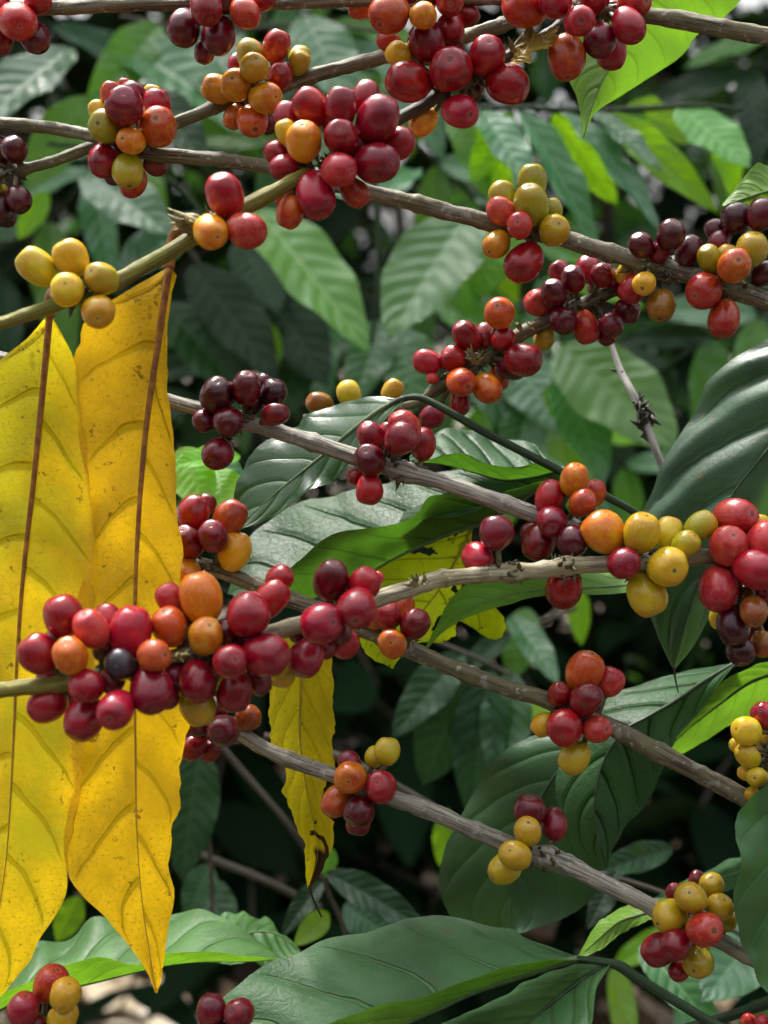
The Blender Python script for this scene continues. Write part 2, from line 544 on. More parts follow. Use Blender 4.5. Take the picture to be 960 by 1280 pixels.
# ------------------------------------------------------------------ leaf geometry from three outlines
def poly3(pts, ds, n, dpt=None):
    pts = np.asarray(pts, float).reshape(-1, 2)
    dd = np.interp(np.linspace(0, 1, len(pts)), np.linspace(0, 1, len(ds)), ds)
    q = np.column_stack([pts * KPX, dd * 0 + 0, pts, dd])      # resample by picture arc length
    q = np.column_stack([pts, dd])
    r = catmull(np.column_stack([q[:, 0], q[:, 1], q[:, 2] * 300]), n)
    return np.array([P(a, b, c / 300) for a, b, c in r])


def add_leaf(name, mat, mid, left, right, dm, dl, dr, up_left=True, parent=None, loc=None, quilt=.0006, wave=.0,
             rib=M_RIB_GREEN, ribr=.0010, label=None, cat=None, group=None, cup=0.0, rag=.4, rib_both=True, seed=None, rib_to=1.0, nv=NV, holes=0.0, kv=KV):
    seed = seed if seed is not None else int(abs(mid[0] * 7 + mid[1] * 13)) % 1000
    n = 90
    m = 17
    M_, L_, R_ = poly3(mid, dm, n), poly3(left, dl, n), poly3(right, dr, n)
    t = np.linspace(0, 1, n)
    half = []
    cols = np.linspace(0, 1, m)
    G = np.zeros((n, 2 * m - 1, 3))
    for j, c in enumerate(cols):
        G[:, m - 1 - j] = M_ * (1 - c) + L_ * c
        G[:, m - 1 + j] = M_ * (1 - c) + R_ * c
    # ragged, wavy rim
    for j in (0, 2 * m - 2):
        ed = G[:, j] - G[:, m - 1]
        ln = np.linalg.norm(ed, axis=1)[:, None] + 1e-9
        k = (vnoise(t * 23, seed + j) * .6 + vnoise(t * 61, seed + 3 + j) * .4) * rag * .0012
        for jj in range(2 * m - 1):
            c = abs(jj - (m - 1)) / (m - 1)
            if (jj < m - 1) == (j == 0) and jj != m - 1:
                G[:, jj] += ed / ln * (k * c ** 2)[:, None] * np.sin(PI * t)[:, None] ** .5
    du = np.gradient(G, axis=1)
    dv = np.gradient(G, axis=0)
    nr = np.cross(du, dv)
    nr /= np.linalg.norm(nr, axis=2)[:, :, None] + 1e-12
    u = np.abs(np.linspace(-1, 1, 2 * m - 1))[None, :]
    sgn = np.linspace(-1, 1, 2 * m - 1)[None, :]
    ph = t[:, None] * nv + np.where(sgn < 0, .42, 0) - u ** 1.35 * kv
    prof = np.abs(np.sin(PI * (ph + .0 - .5 + .5)))            # 0 at whole numbers
    fr = np.abs((ph % 1) - .5)
    q = np.sqrt(np.clip(fr * 2, 0, 1))                          # 0 on the vein, 1 between
    # orientation: does the left half show its upper side to the camera?
    cl = nr[n // 2, m // 2]
    to_cam = CL - G[n // 2, m // 2]
    facing = np.dot(cl, to_cam) > 0
    flip = facing != up_left
    ns = -nr if flip else nr
    env = np.sin(PI * np.clip(t, 0, 1))[:, None] ** .5 * np.clip(u * 6, 0, 1) * np.clip((1.02 - u) * 6, 0, 1)
    G = G + ns * (quilt * (q - .5) * env)[:, :, None]
    if wave:
        wv = vnoise(t * 9 + 50, seed + 9)[:, None] * u ** 2.0 + vnoise(t * 17 + 3, seed + 5)[:, None] * u ** 4 * .6
        wv = np.where(sgn < 0, wv, vnoise(t * 8 + 7, seed + 17)[:, None] * u ** 2.0)
        G = G + ns * (wv * wave * np.sin(PI * t)[:, None])[:, :, None]
    if cup:
        G = G + ns * (cup * (u ** 2) * np.sin(PI * t)[:, None])[:, :, None]
    base = np.asarray(loc if loc is not None else M_[0])
    verts = (G - base).reshape(-1, 3)
    W = 2 * m - 1
    faces = []
    for i in range(n - 1):
        for j in range(W - 1):
            if holes and j not in (m - 2, m - 1):
                if vnoise(i / 7 + .3, seed + j // 4) + .8 * vnoise(j / 3.1 + .2, seed + 40 + i // 8) > 1.25 - holes:
                    continue
            f = (i * W + j, i * W + j + 1, (i + 1) * W + j + 1, (i + 1) * W + j)
            faces.append(f[::-1] if flip else f)
    uvs = [((s + 1) / 2, 1 - 0 * s if False else tt) for tt in t for s in np.linspace(-1, 1, W)]
    ploc = Vector((0, 0, 0))
    if parent is not None:
        po = np.array(parent.location)
        o = mesh_obj(name, verts, faces, mat, parent, tuple(base - po), uvs=uvs)
    else:
        o = mesh_obj(name, verts, faces, mat, None, tuple(base), uvs=uvs)
    tag(o, label, cat, group)
    if rib is not None:
        k = max(8, int(n * rib_to))
        mp = G[:k, m - 1] - base
        tn = np.linspace(0, 1, k)
        rr = ribr * (1 - .85 * np.minimum(1, tn * 1.25) * rib_to)
        v, f, uu = tube_geo(mp, rr, 8)
        mesh_obj('midrib', v, f, rib, o, (0, 0, 0), uvs=uu)
    return o


# ------------------------------------------------------------------ branches
def parse(txt):
    out = []
    for q in txt.replace('\n', ' ').split(';'):
        a = q.split()
        if len(a) >= 4:
            out.append([float(a[0]), float(a[1]), float(a[2]), a[3], float(a[4]) if len(a) > 4 else .4])
    return out


def bract_geo(g, base, d, size, rs):
    """a little curled scale"""
    d = d / (np.linalg.norm(d) + 1e-9)
    s = np.cross(d, rs.normal(size=3)); s /= np.linalg.norm(s) + 1e-9
    nn = np.cross(d, s)
    pts = [base + d * size * t + nn * size * .35 * t * t for t in np.linspace(0, 1, 5)]
    g.add(tube_geo(pts, size * np.array([.16, .22, .17, .09, .02]), 6))


def make_branch(path, bark, label, clusters, group='coffee branches with ripening cherries', taper_tip=False, bracts=()):
    pp = np.array(path, float)                # px, py, r_px, depth
    n = int(max(30, np.sum(np.hypot(*np.diff(pp[:, :2], axis=0).T)) / 4))
    r3 = catmull(pp * np.array([1, 1, 1, 300]), n)
    pts = np.array([P(a, b, d / 300) for a, b, _, d in r3])
    rad = np.array([r * KPX * d / 300 for _, _, r, d in r3]) * .88
    # joints with old leaf scars, a finger's width or two apart
    for kk in range(int(pp[0, 0]) % 23 + 12, n, 31):
        rad = rad * (1 + .17 * np.exp(-((np.arange(n) - kk) / 1.3) ** 2))
    # gentle wobble and swollen nodes
    wob = np.stack([vnoise(np.arange(n) / 14 + 5 * k, int(pp[0, 1]) % 97 + k) for k in range(3)], 1)
    pts = pts + wob * .0006
    nodes = [(c[0], c[1]) for c in clusters]
    for (x, y) in nodes:
        dd = np.hypot(r3[:, 0] - x, r3[:, 1] - y)
        rad = rad * (1 + .30 * np.exp(-(dd / 13) ** 2))
    if taper_tip:
        rad = rad * np.clip((n - np.arange(n)) / 8, .35, 1)
    root = empty('coffee_branch', pts[0], label, 'branch', group)
    v, f, u = tube_geo(pts - pts[0], rad, 16, .16, int(pp[0, 0] + pp[0, 1]) % 500)
    mesh_obj('stem', v, f, BARK[bark], root, uvs=u)
    for ci, c in enumerate(clusters):
        x, y, txt = c[:3]
        lab = c[3] if len(c) > 3 else None
        i0 = int(np.argmin(np.hypot(r3[:, 0] - x, r3[:, 1] - y)))
        node = pts[i0]
        nd = r3[i0, 3] / 300
        rs = np.random.default_rng(int(x * 3 + y * 7) % 9999 + 1)
        ch = parse(txt)
        K = len(ch)
        zz = np.array([q[4] * .005 for q in ch]) + rs.uniform(-.0004, .0004, K)
        # settle: spheres that meet are eased apart along the line of sight
        for it in range(60):
            moved = False
            X = np.array([P(q[0], q[1], nd - zz[k]) for k, q in enumerate(ch)])
            R = np.array([q[2] * KPX * (nd - zz[k]) for k, q in enumerate(ch)])
            for a in range(K):
                for b in range(a + 1, K):
                    dlt = X[a] - X[b]
                    need = (R[a] + R[b]) * .97
                    lat2 = np.dot(dlt, dlt) - (zz[a] - zz[b]) ** 2
                    if np.dot(dlt, dlt) < need ** 2:
                        gap = math.sqrt(max(0, need ** 2 - max(0, lat2)))
                        push = (gap - abs(zz[a] - zz[b])) * .5
                        if push > 1e-5:
                            s = 1 if zz[a] >= zz[b] else -1
                            zz[a] += s * push * .6
                            zz[b] -= s * push * .6
                            moved = True
                # keep clear of the stem
                dist = np.linalg.norm(pts - X[a], axis=1)
                j = int(np.argmin(dist))
                if dist[j] < (R[a] + rad[j]) * .9:
                    lat = math.sqrt(max(0, dist[j] ** 2 - ((X[a] - pts[j]) @ VIEW) ** 2))
                    gap = math.sqrt(max(0, ((R[a] + rad[j]) * .92) ** 2 - lat ** 2))
                    cur = -(X[a] - pts[j]) @ VIEW
                    tgt = gap if cur >= -.0005 else -gap
                    if abs(tgt - cur) > 1e-5:
                        zz[a] += (tgt - cur) * .5
            if not moved and it > 8:
                break
        zz = np.clip(zz, -.024, .024)
        g = Geo()
        X = [P(q[0], q[1], nd - zz[k]) for k, q in enumerate(ch)]
        tang = pts[min(i0 + 2, n - 1)] - pts[max(i0 - 2, 0)]
        tang /= np.linalg.norm(tang) + 1e-9
        placed = []
        for k, q in enumerate(ch):
            R = q[2] * KPX * (nd - zz[k])
            rel = X[k] - node
            # root of the stalk slides along the stem towards the cherry
            sl = np.clip(np.dot(rel, tang), -.006, .006)
            rootp = node + tang * sl
            ax = X[k] - rootp
            ax = ax + rs.normal(size=3) * .25 * np.linalg.norm(ax)
            ax /= np.linalg.norm(ax) + 1e-9
            b0 = X[k] - ax * R * .9
            ctrl = (rootp + b0) / 2 + rs.normal(size=3) * .0006
            tp = catmull(np.array([rootp, ctrl, b0]), 7) - node
            g.add(tube_geo(tp, np.linspace(.0011, .0008, 7), 7, .1, k))
            placed.append((q, R, ax))
        for _ in range(22):
            a = rs.normal(size=3); a -= tang * np.dot(a, tang) * .6
            a /= np.linalg.norm(a)
            bract_geo(g, a * rad[i0] * .7 + tang * rs.uniform(-.004, .004), a + tang * rs.uniform(-.6, .6), rs.uniform(.0020, .0042), rs)
        cl = mesh_obj('cherry_cluster', g.v, g.f, M_PED, root, tuple(node - pts[0]), uvs=g.u)
        if lab: cl['label'] = lab
        for k, (q, R, ax) in enumerate(placed):
            me = random.choice(CHM[q[3]])
            o = bpy.data.objects.new('coffee_cherry', me)
            COL.objects.link(o)
            o.parent = cl
            o.location = Vector(X[k] - node)
            qt = Vector(ax).to_track_quat('Z', 'Y')
            from mathutils import Quaternion
            o.rotation_mode = 'QUATERNION'
            o.rotation_quaternion = qt @ Quaternion((0, 0, 1), rs.uniform(0, 6.28))
            s = R * rs.uniform(.97, 1.03)
            o.scale = (s, s, s)
    for (bx, by, ex, ey, sz, dz) in bracts:
        g = Geo()
        d0 = r3[int(np.argmin(np.hypot(r3[:, 0] - bx, r3[:, 1] - by))), 3] / 300 - dz
        a, b = P(bx, by, d0), P(ex, ey, d0 - .002)
        pl = catmull(np.array([a, (a + b) / 2 + np.array([0, 0, .0005]), b]), 7) - a
        L = np.linalg.norm(b - a)
        g.add(tube_geo(pl, sz * L * np.array([.30, .34, .26, .18, .12, .07, .02]), 8, .2, 3))
        rs = np.random.default_rng(int(bx))
        for _ in range(4):
            bract_geo(g, pl[1] + rs.normal(size=3) * L * .1, (b - a) / L + rs.normal(size=3) * .6, L * .6, rs)
        mesh_obj('bract', g.v, g.f, M_BRACT, root, tuple(a - pts[0]), uvs=g.u)
    return root


B = {}
B['top'] = make_branch(
    [(-40, 14, 10, .455), (100, 8, 10, .455), (250, 6, 9, .455), (420, 0, 9, .455), (600, -2, 9, .455), (700, 5, 9, .455), (810, 19, 11, .455), (880, 31, 12, .452), (990, 52, 12, .45)],
    'brown', 'brown branch along the top edge, its dark red cherries cut off', [
        (15, 12, '20 25 24 L 1.5; 46 48 19 D .3; 0 48 19 R .5; 46 0 18 R 0; -12 8 20 R .3'),
        (275, 6, '230 36 22 D .5; 273 46 23 D .8; 260 8 22 R 1.5; 305 17 20 OR 1.6; 255 64 14 D -.5; 284 2 18 D .3; 328 0 16 R .3; 240 5 18 D -.3'),
        (530, -2, '489 16 25 OR 1.2; 530 19 18 A 1.8; 561 3 18 OR 1.3; 563 35 18 R .3; 586 18 14 R -.5; 452 10 15 OR -.3; 537 -6 15 R .3; 510 -10 18 R .5'),
        (735, 8, '657 11 25 OR .6; 694 2 22 R .9; 723 26 20 C 1.8; 708 72 24 OR .8; 750 50 22 D 1.1; 764 66 21 R .1; 787 34 21 C 1.0; 792 4 19 OR .8; 744 -2 20 R 1.2; 770 12 15 D -.5'),
    ])
B['rising'] = make_branch(
    [(-40, 234, 8, .47), (0, 221, 8, .47), (60, 204, 8, .47), (110, 187, 8, .47), (160, 172, 8, .472), (230, 148, 9, .474), (270, 133, 9, .474), (360, 105, 10, .474), (450, 79, 10, .474), (520, 62, 10, .474), (600, 42, 10, .472), (650, 26, 10, .47), (720, 2, 10, .468), (780, -20, 10, .468)],
    'brown', 'thin grey brown branch slanting up from the left edge, crossing behind another branch', [
        (14, 218, '18 188 17 DD .8; 0 190 16 DD .3; 25 250 17 DD .8; 0 264 17 DD .4; -14 225 17 D 0; 4 236 6 G .8; 8 270 12 DD -.2'),
        (330, 116, '312 68 19 G .4; 317 85 19 G 1.6; 273 113 18 A .6; 294 108 20 A .9; 330 123 20 A 1.6; 313 150 20 O .6; 292 145 14 O .1; 345 59 18 OR .4; 375 70 13 G -.2; 374 80 14 G .1; 350 95 17 R 1.1; 299 84 14 R -.2; 335 153 14 D -.2'),
    ])
B['short'] = make_branch(
    [(475, 162, 9, .462), (515, 138, 9, .459), (560, 112, 10, .456), (600, 94, 9, .456), (640, 70, 9, .458), (680, 48, 9, .46), (712, 20, 8, .462)],
    'dark', 'short dark branch between two large red clusters at the top, bearing a dried yellow bract', [
        (582, 100, '487 53 14 OR 0; 499 69 17 Y .3; 535 51 24 R 1.0; 510 101 26 R 1.2; 561 89 27 R 1.8; 606 71 23 R 1.0; 636 108 25 R .8; 575 139 22 C 1.4; 531 152 17 A -.7; 566 60 15 D -.4; 592 112 14 DD -.6'),
    ], bracts=[(650, 62, 694, 36, .5, .004), (640, 66, 655, 40, .4, .003)])
add_leaf('dried_leaf_scrap', LM['scrap'], [638, 78, 655, 66, 672, 54, 697, 34], [638, 76, 650, 60, 670, 46, 696, 32], [640, 80, 660, 74, 684, 62, 700, 33],
    [.452, .448, .452], [.452, .452, .452], [.45, .444, .45], up_left=False, parent=B['short'], quilt=.0006, wave=.003, rib=None, rag=1.2, label='curled dry yellow leaf scrap')
B['long'] = make_branch(
    [(-40, 148, 9, .47), (60, 160, 9, .468), (120, 172, 9, .465), (180, 190, 9, .463), (230, 197, 10, .463), (330, 210, 10, .465), (470, 243, 11, .466), (600, 273, 12, .464), (700, 299, 12, .462), (800, 330, 13, .46), (870, 347, 13, .458), (990, 392, 14, .455)],
    'brown', 'long thick brown branch running from upper left to the right edge above the middle', [
        (168, 178, '131 159 22 G 1.3; 125 140 14 Y .3; 154 134 24 R 1.5; 138 117 13 OR .3; 165 119 17 D .8; 156 107 9 O .1; 189 120 12 Y -.1; 196 133 19 R .8; 198 162 24 O 1.6; 164 177 17 A 1.9; 129 199 21 R .9; 161 214 20 G 1.4; 193 205 15 D -.3; 142 219 13 D .1; 168 227 18 OR -.1; 180 150 14 D .2'),
        (665, 290, '666 226 20 G .6; 665 254 23 G 1.3; 694 287 20 G 1.3; 628 244 17 G .1; 628 266 17 L 1.1; 650 284 17 L 1.8; 620 304 17 A .8; 655 327 23 R 1.1; 690 262 14 G .1'),
        (835, 338, '802 305 16 DD .4; 840 293 19 DD .9; 825 314 13 D .2; 862 313 17 DD .4', 'four very dark ripe cherries'),
        (916, 352, '919 274 20 DD .5; 953 268 18 D .4; 893 288 14 DD 0; 899 305 14 D .5; 939 311 21 G 1.3; 887 323 16 G 1.0; 908 320 14 G .8; 918 335 22 O 1.9; 882 361 23 OR 1.3; 905 398 21 OR .9; 955 343 15 DD 0; 900 376 13 DD -.4'),
        (806, 334, '806 353 16 Y 1.2; 827 382 19 B .6; 783 341 13 Y -.3; 790 362 17 R .2'),
    ])
B['olive'] = make_branch(
    [(-40, 420, 9, .403), (0, 406, 9, .404), (70, 382, 10, .405), (150, 350, 11, .407), (240, 300, 11, .41), (310, 255, 11, .414), (360, 228, 10, .418), (405, 206, 10, .423)],
    'green', 'young olive green branch at upper left with two yellowed leaves hanging from it', [
        (100, 368, '46 334 22 Y .4; 91 323 21 Y .5; 126 346 21 G .9; 84 364 22 Y 1.5; 122 390 21 Y 1.4', 'five ripe yellow cherries'),
        (270, 280, '280 244 25 C .9; 262 288 22 A 1.5; 307 286 23 L 1.7'),
        (408, 204, '391 135 23 R .7; 428 133 21 R .8; 457 122 18 R 0; 473 149 27 R 1.2; 360 145 17 R -.1; 360 166 15 Y .7; 380 179 23 A 1.8; 425 172 22 R 1.9; 471 202 27 R 1.5; 496 179 20 R .1; 423 215 21 L 2.0; 347 191 15 R 0; 357 209 17 R .4; 397 244 26 R .8; 361 266 18 OR .1; 443 241 18 OR .5; 375 235 19 R .3; 358 246 15 R -.2; 412 150 18 R .2; 446 180 18 R .6', 'large dense cluster of red cherries with one amber'),
    ], taper_tip=True, bracts=[(250, 286, 209, 260, .55, .004), (236, 279, 224, 268, .5, .006)])
B['bare'] = make_branch(
    [(380, 524, 5, .502), (440, 513, 6, .498), (505, 507, 6, .49), (530, 500, 7, .482), (546, 486, 9, .478), (600, 450, 10, .478), (650, 420, 10, .478), (690, 401, 10, .478), (740, 374, 10, .478), (800, 345, 9, .478), (860, 318, 9, .48)],
    'brown', 'knobbly branch in the upper middle tightly packed with dark red and orange cherries', [
        (590, 456, '534 452 16 C .3; 567 449 17 C .7; 584 419 17 R .5; 607 419 16 R .4; 623 392 20 O .9; 630 422 14 R .1; 576 478 19 OR 1.4; 609 484 18 O 1.2; 623 473 14 OR .1; 576 503 14 R -.2; 540 520 15 R -.2; 540 473 8 L .5; 655 449 21 R .9; 641 458 18 D .1; 596 440 13 D -.3'),
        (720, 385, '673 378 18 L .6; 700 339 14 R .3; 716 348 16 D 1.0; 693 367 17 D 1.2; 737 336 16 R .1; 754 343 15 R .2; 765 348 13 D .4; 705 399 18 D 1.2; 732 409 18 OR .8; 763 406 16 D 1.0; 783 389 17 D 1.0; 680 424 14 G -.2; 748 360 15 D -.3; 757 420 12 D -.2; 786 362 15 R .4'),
        (448, 512, '437 492 15 Y .1; 490 489 14 Y .1; 399 505 15 B .1'),
    ], bracts=[(592, 455, 588, 428, .4, .006), (596, 456, 604, 436, .35, .006), (652, 414, 648, 398, .4, .006), (664, 410, 672, 396, .35, .006)])
B['grey'] = make_branch(
    [(-40, 434, 8, .458), (100, 470, 9, .458), (210, 499, 9, .457), (250, 511, 10, .456), (330, 536, 11, .455), (450, 573, 12, .454), (520, 593, 12, .453), (600, 620, 12, .453), (670, 643, 12, .454), (740, 668, 10, .458)],
    'grey', 'pale grey weathered branch crossing the middle above the broad glossy leaf', [
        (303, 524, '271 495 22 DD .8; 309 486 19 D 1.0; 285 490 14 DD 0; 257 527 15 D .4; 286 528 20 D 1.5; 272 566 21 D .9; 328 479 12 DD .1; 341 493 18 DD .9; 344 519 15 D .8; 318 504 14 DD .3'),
        (500, 585, '464 544 19 R .7; 506 532 20 OR .5; 501 550 21 R 1.5; 527 555 18 R .3; 462 574 21 D 1.4; 447 597 11 R .1; 461 610 18 R .9; 485 542 12 R -.2'),
        (708, 655, '688 621 20 R .5; 717 601 18 A .5; 727 629 17 OR 1.3; 743 616 15 OR -.1; 688 652 19 R 1.4; 716 676 21 D 1.6; 673 680 22 D .9; 664 664 13 D .1'),
    ])
B['front'] = make_branch(
    bracts=[(520, 733, 513, 716, .6, .005), (530, 731, 530, 714, .55, .007), (222, 822, 238, 818, .5, .012)],
    path=[(-50, 874, 11, .392), (0, 862, 11, .392), (85, 853, 11, .393), (150, 840, 11, .395), (220, 822, 11, .40), (350, 788, 12, .41), (420, 769, 12, .417), (480, 744, 12, .424), (520, 733, 12, .428), (600, 718, 12, .433), (680, 712, 12, .437), (760, 706, 12, .44), (830, 702, 12, .442), (890, 697, 12, .444), (1000, 690, 12, .446)],
    bark='pale', label='nearest branch, pale beige, crossing the whole width with red and yellow cherries', clusters=[
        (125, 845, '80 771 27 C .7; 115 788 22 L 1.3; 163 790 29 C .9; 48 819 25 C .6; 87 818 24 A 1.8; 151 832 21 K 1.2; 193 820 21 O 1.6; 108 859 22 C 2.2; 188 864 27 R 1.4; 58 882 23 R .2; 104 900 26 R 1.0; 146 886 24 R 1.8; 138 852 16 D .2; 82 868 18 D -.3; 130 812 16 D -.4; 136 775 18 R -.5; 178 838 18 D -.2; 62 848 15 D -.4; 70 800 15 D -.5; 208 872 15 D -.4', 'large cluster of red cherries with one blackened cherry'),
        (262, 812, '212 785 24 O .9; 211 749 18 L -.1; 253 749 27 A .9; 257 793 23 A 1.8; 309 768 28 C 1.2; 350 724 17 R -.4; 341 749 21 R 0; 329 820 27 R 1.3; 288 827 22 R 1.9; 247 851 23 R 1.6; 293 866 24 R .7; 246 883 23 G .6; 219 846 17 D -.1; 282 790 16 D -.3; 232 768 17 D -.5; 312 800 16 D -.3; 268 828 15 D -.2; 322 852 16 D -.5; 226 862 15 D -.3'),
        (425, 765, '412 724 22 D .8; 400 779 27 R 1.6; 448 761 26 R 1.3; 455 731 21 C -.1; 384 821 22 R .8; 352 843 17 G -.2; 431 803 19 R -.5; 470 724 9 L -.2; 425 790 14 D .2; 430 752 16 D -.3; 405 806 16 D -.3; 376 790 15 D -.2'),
        (640, 716, '621 667 22 D .3; 598 698 20 R -.6', 'two dark maroon cherries'),
        (706, 711, '706 733 24 R -.5'),
        (800, 704, '755 664 27 A .6; 802 667 23 Y .9; 835 668 19 Y -.1; 855 682 17 G .2; 782 704 22 R 1.5; 833 710 25 Y 1.6; 807 743 25 Y .9; 874 657 19 G .2', 'bright yellow cherries with one red'),
        (918, 696, '917 645 24 L .4; 908 682 25 L 1.6; 956 679 26 L 1.0; 945 712 25 C 1.6; 898 736 26 L 1.1; 950 656 11 Y -.4; 932 745 17 B .1; 943 765 18 B 1.1; 915 783 21 DD .7; 899 771 13 Y .2; 926 811 19 DD .2; 953 806 15 B -.1; 957 737 18 R .5; 940 790 14 DD -.3'),
    ])
B['middle'] = make_branch(
    [(150, 688, 10, .468), (225, 704, 10, .467), (270, 713, 11, .466), (330, 735, 11, .465), (400, 764, 12, .463), (460, 790, 12, .461), (540, 825, 12, .458), (620, 856, 12, .456), (700, 884, 12, .455), (760, 906, 13, .455), (850, 955, 13, .455), (945, 1005, 12, .456), (1010, 1040, 12, .458)],
    'brown', 'brown branch sloping from the yellow leaf down right, next below the pale branch', [
        (262, 702, '244 642 20 R .5; 257 632 14 D -.2; 287 648 21 OR .7; 268 671 20 R 1.5; 234 678 20 R .9; 290 690 22 A 1.1; 234 716 18 A .2', 'five cherries beside the yellow leaf, one amber'),
        (492, 800, '484 768 20 OR .3; 504 758 16 OR 0; 519 779 20 D 1.2; 491 804 19 O 1.5; 468 772 14 OR -.1'),
        (720, 893, '728 840 23 O .5; 762 851 18 L .4; 700 868 15 R .2; 733 876 20 D 1.5; 706 910 23 C 1.6; 746 911 19 L 1.4; 678 905 14 Y -.1; 718 948 19 YG .5'),
    ])
B['lower'] = make_branch(
    [(170, 858, 10, .462), (240, 890, 10, .461), (290, 910, 10, .46), (330, 935, 11, .458), (400, 964, 11, .455), (470, 990, 11, .452), (540, 1015, 12, .45), (600, 1040, 12, .45), (660, 1065, 13, .45), (700, 1079, 13, .45), (770, 1112, 12, .45), (850, 1151, 12, .45), (940, 1197, 12, .45), (1010, 1230, 12, .45)],
    'grey', 'lowest grey branch sloping across the lower half in front of the broad dark leaf', [
        (275, 905, '246 905 18 D .7; 280 915 22 D 1.2; 242 935 16 R .2; 311 898 17 B .5; 270 888 16 D .4; 262 940 14 D -.2'),
        (455, 984, '436 953 15 D -.1; 437 973 21 O 1.5; 421 1000 19 O .8; 476 986 21 C 1.4; 450 1014 20 D 1.2; 448 1028 16 D .1; 485 938 18 YG .4; 469 947 14 Y -.1'),
        (682, 1072, '662 1014 20 D .2; 691 1030 18 D .2; 660 1041 18 YG .9; 645 1068 20 YG 1.4; 631 1085 20 YG 1.0', 'three yellow and two dark red cherries'),
        (878, 1164, '841 1115 10 R -.2; 871 1099 10 D -.3; 865 1122 21 YG .9; 889 1106 16 YG .3; 900 1133 18 YG .8; 838 1143 20 YG 1.0; 877 1162 22 OR 1.6; 823 1186 20 R .5; 847 1180 19 R 1.2; 850 1211 13 R .1; 872 1204 20 G 1.0; 908 1150 14 G -.1'),
    ])
B['edge'] = make_branch(
    [(1010, 860, 9, .452), (975, 905, 9, .452), (962, 950, 9, .453), (958, 990, 9, .455), (965, 1040, 8, .458), (985, 1100, 8, .46)],
    'brown', 'branch at the right edge mostly outside the frame with a column of small yellow cherries', [
        (962, 940, '935 915 18 Y .7; 956 896 17 R .6; 922 932 10 Y .1; 935 945 15 Y .9; 935 966 11 Y .2; 948 972 13 Y .9; 941 992 9 Y .2; 958 925 14 Y 0'),
    ])
B['corner'] = make_branch(
    [(-40, 1300, 8, .43), (30, 1290, 8, .43), (80, 1296, 8, .43), (150, 1320, 8, .43)],
    'brown', 'twig in the bottom left corner with coral, red and pale yellow cherries', [
        (55, 1290, '64 1232 23 OR .4; 81 1243 20 Y 1.4; 30 1262 21 C .9; 78 1273 20 Y 1.0; 45 1280 14 R .1'),
    ])
B['bottom'] = make_branch(
    [(200, 1310, 8, .415), (260, 1296, 8, .415), (320, 1298, 8, .415), (400, 1320, 8, .415)],
    'brown', 'twig below the bottom edge with two dusty dark red cherries standing up', [
        (280, 1294, '264 1262 19 D .5; 298 1267 19 D .9; 280 1290 12 DD 0', 'pair of dusty dark red cherries'),
    ])
B['nook'] = make_branch(
    [(880, 1315, 7, .45), (930, 1296, 7, .45), (1000, 1290, 7, .45)],
    'brown', 'twig in the bottom right corner with small pink cherries at the frame edge', [
        (945, 1294, '936 1278 9 L .5; 953 1277 10 L .8; 965 1288 14 R .5'),
    ])

# ------------------------------------------------------------------ yellow leaves hanging from the olive branch
ol = B['olive']
y1 = add_leaf('yellow_leaf', LM['yellowgreen'],
    [62, 394, 56, 460, 50, 520, 42, 600, 34, 670, 27, 740, 21, 830, 15, 960, 8, 1070, -4, 1160, -14, 1255],
    [60, 394, 36, 420, -10, 462, -55, 540, -85, 640, -100, 760, -100, 880, -92, 1000, -75, 1110, -45, 1200, -16, 1258],
    [65, 396, 80, 425, 97, 470, 108, 560, 118, 660, 120, 780, 112, 900, 94, 1020, 87, 1085, 86, 1112, 74, 1135, 50, 1170, 38, 1202, 14, 1231, -12, 1260],
    [.427, .434, .437, .438], [.425, .443, .447, .44], [.428, .437, .440, .439], up_left=False, parent=ol,
    quilt=.0016, wave=.0034, rib=M_RIB_BROWN, ribr=.0011, cup=-.002, nv=9.5, kv=.85, rag=1.2,
    label='yellowed leaf, left one, half outside the frame')
y2 = add_leaf('yellow_leaf', LM['yellow'],
    [211, 334, 204, 385, 196, 440, 187, 500, 180, 560, 173, 650, 169, 740, 168, 820, 169, 920, 171, 1040, 178, 1130, 187, 1190, 195, 1240],
    [207, 336, 180, 352, 150, 370, 122, 388, 106, 408, 104, 432, 96, 444, 97, 480, 102, 540, 108, 620, 104, 740, 96, 850, 86, 960, 80, 1050, 84, 1090, 100, 1116, 135, 1150, 166, 1187, 184, 1216, 194, 1241],
    [215, 336, 220, 344, 213, 372, 209, 410, 207, 470, 215, 520, 221, 580, 225, 680, 230, 800, 235, 890, 236, 908, 226, 950, 226, 1010, 218, 1032, 213, 1085, 218, 1115, 212, 1160, 205, 1195, 202, 1225, 196, 1242],
    [.424, .431, .434, .432], [.427, .434, .437, .433], [.423, .434, .438, .434], up_left=False, parent=ol,
    quilt=.0016, wave=.0030, rib=M_RIB_BROWN, ribr=.00115, cup=-.0015, nv=9.5, kv=.85, rag=1.2,
    label='yellowed leaf, right one, tapering to a point')


def petiole(parent, pix, r0, r1, mat, name='leaf_stalk'):
    a = np.array([P(x, y, d) for x, y, d in pix])
    pl = catmull(a, 24)
    v, f, u = tube_geo(pl - pl[0], np.linspace(r0, r1, 24), 9, .06, 4)
    wm = np.array(parent.location) if parent.parent is None else np.array(parent.location) + np.array(parent.parent.location)
    return mesh_obj(name, v, f, mat, parent, tuple(pl[0] - wm), uvs=u)


petiole(y2, [(242, 284, .413), (230, 284, .418), (219, 292, .424), (214, 312, .425), (211, 336, .4245)], .0018, .0017, M_RIB_BROWN)
petiole(y1, [(74, 372, .413), (66, 366, .419), (62, 376, .425), (62, 396, .427)], .0018, .0017, M_RIB_BROWN)

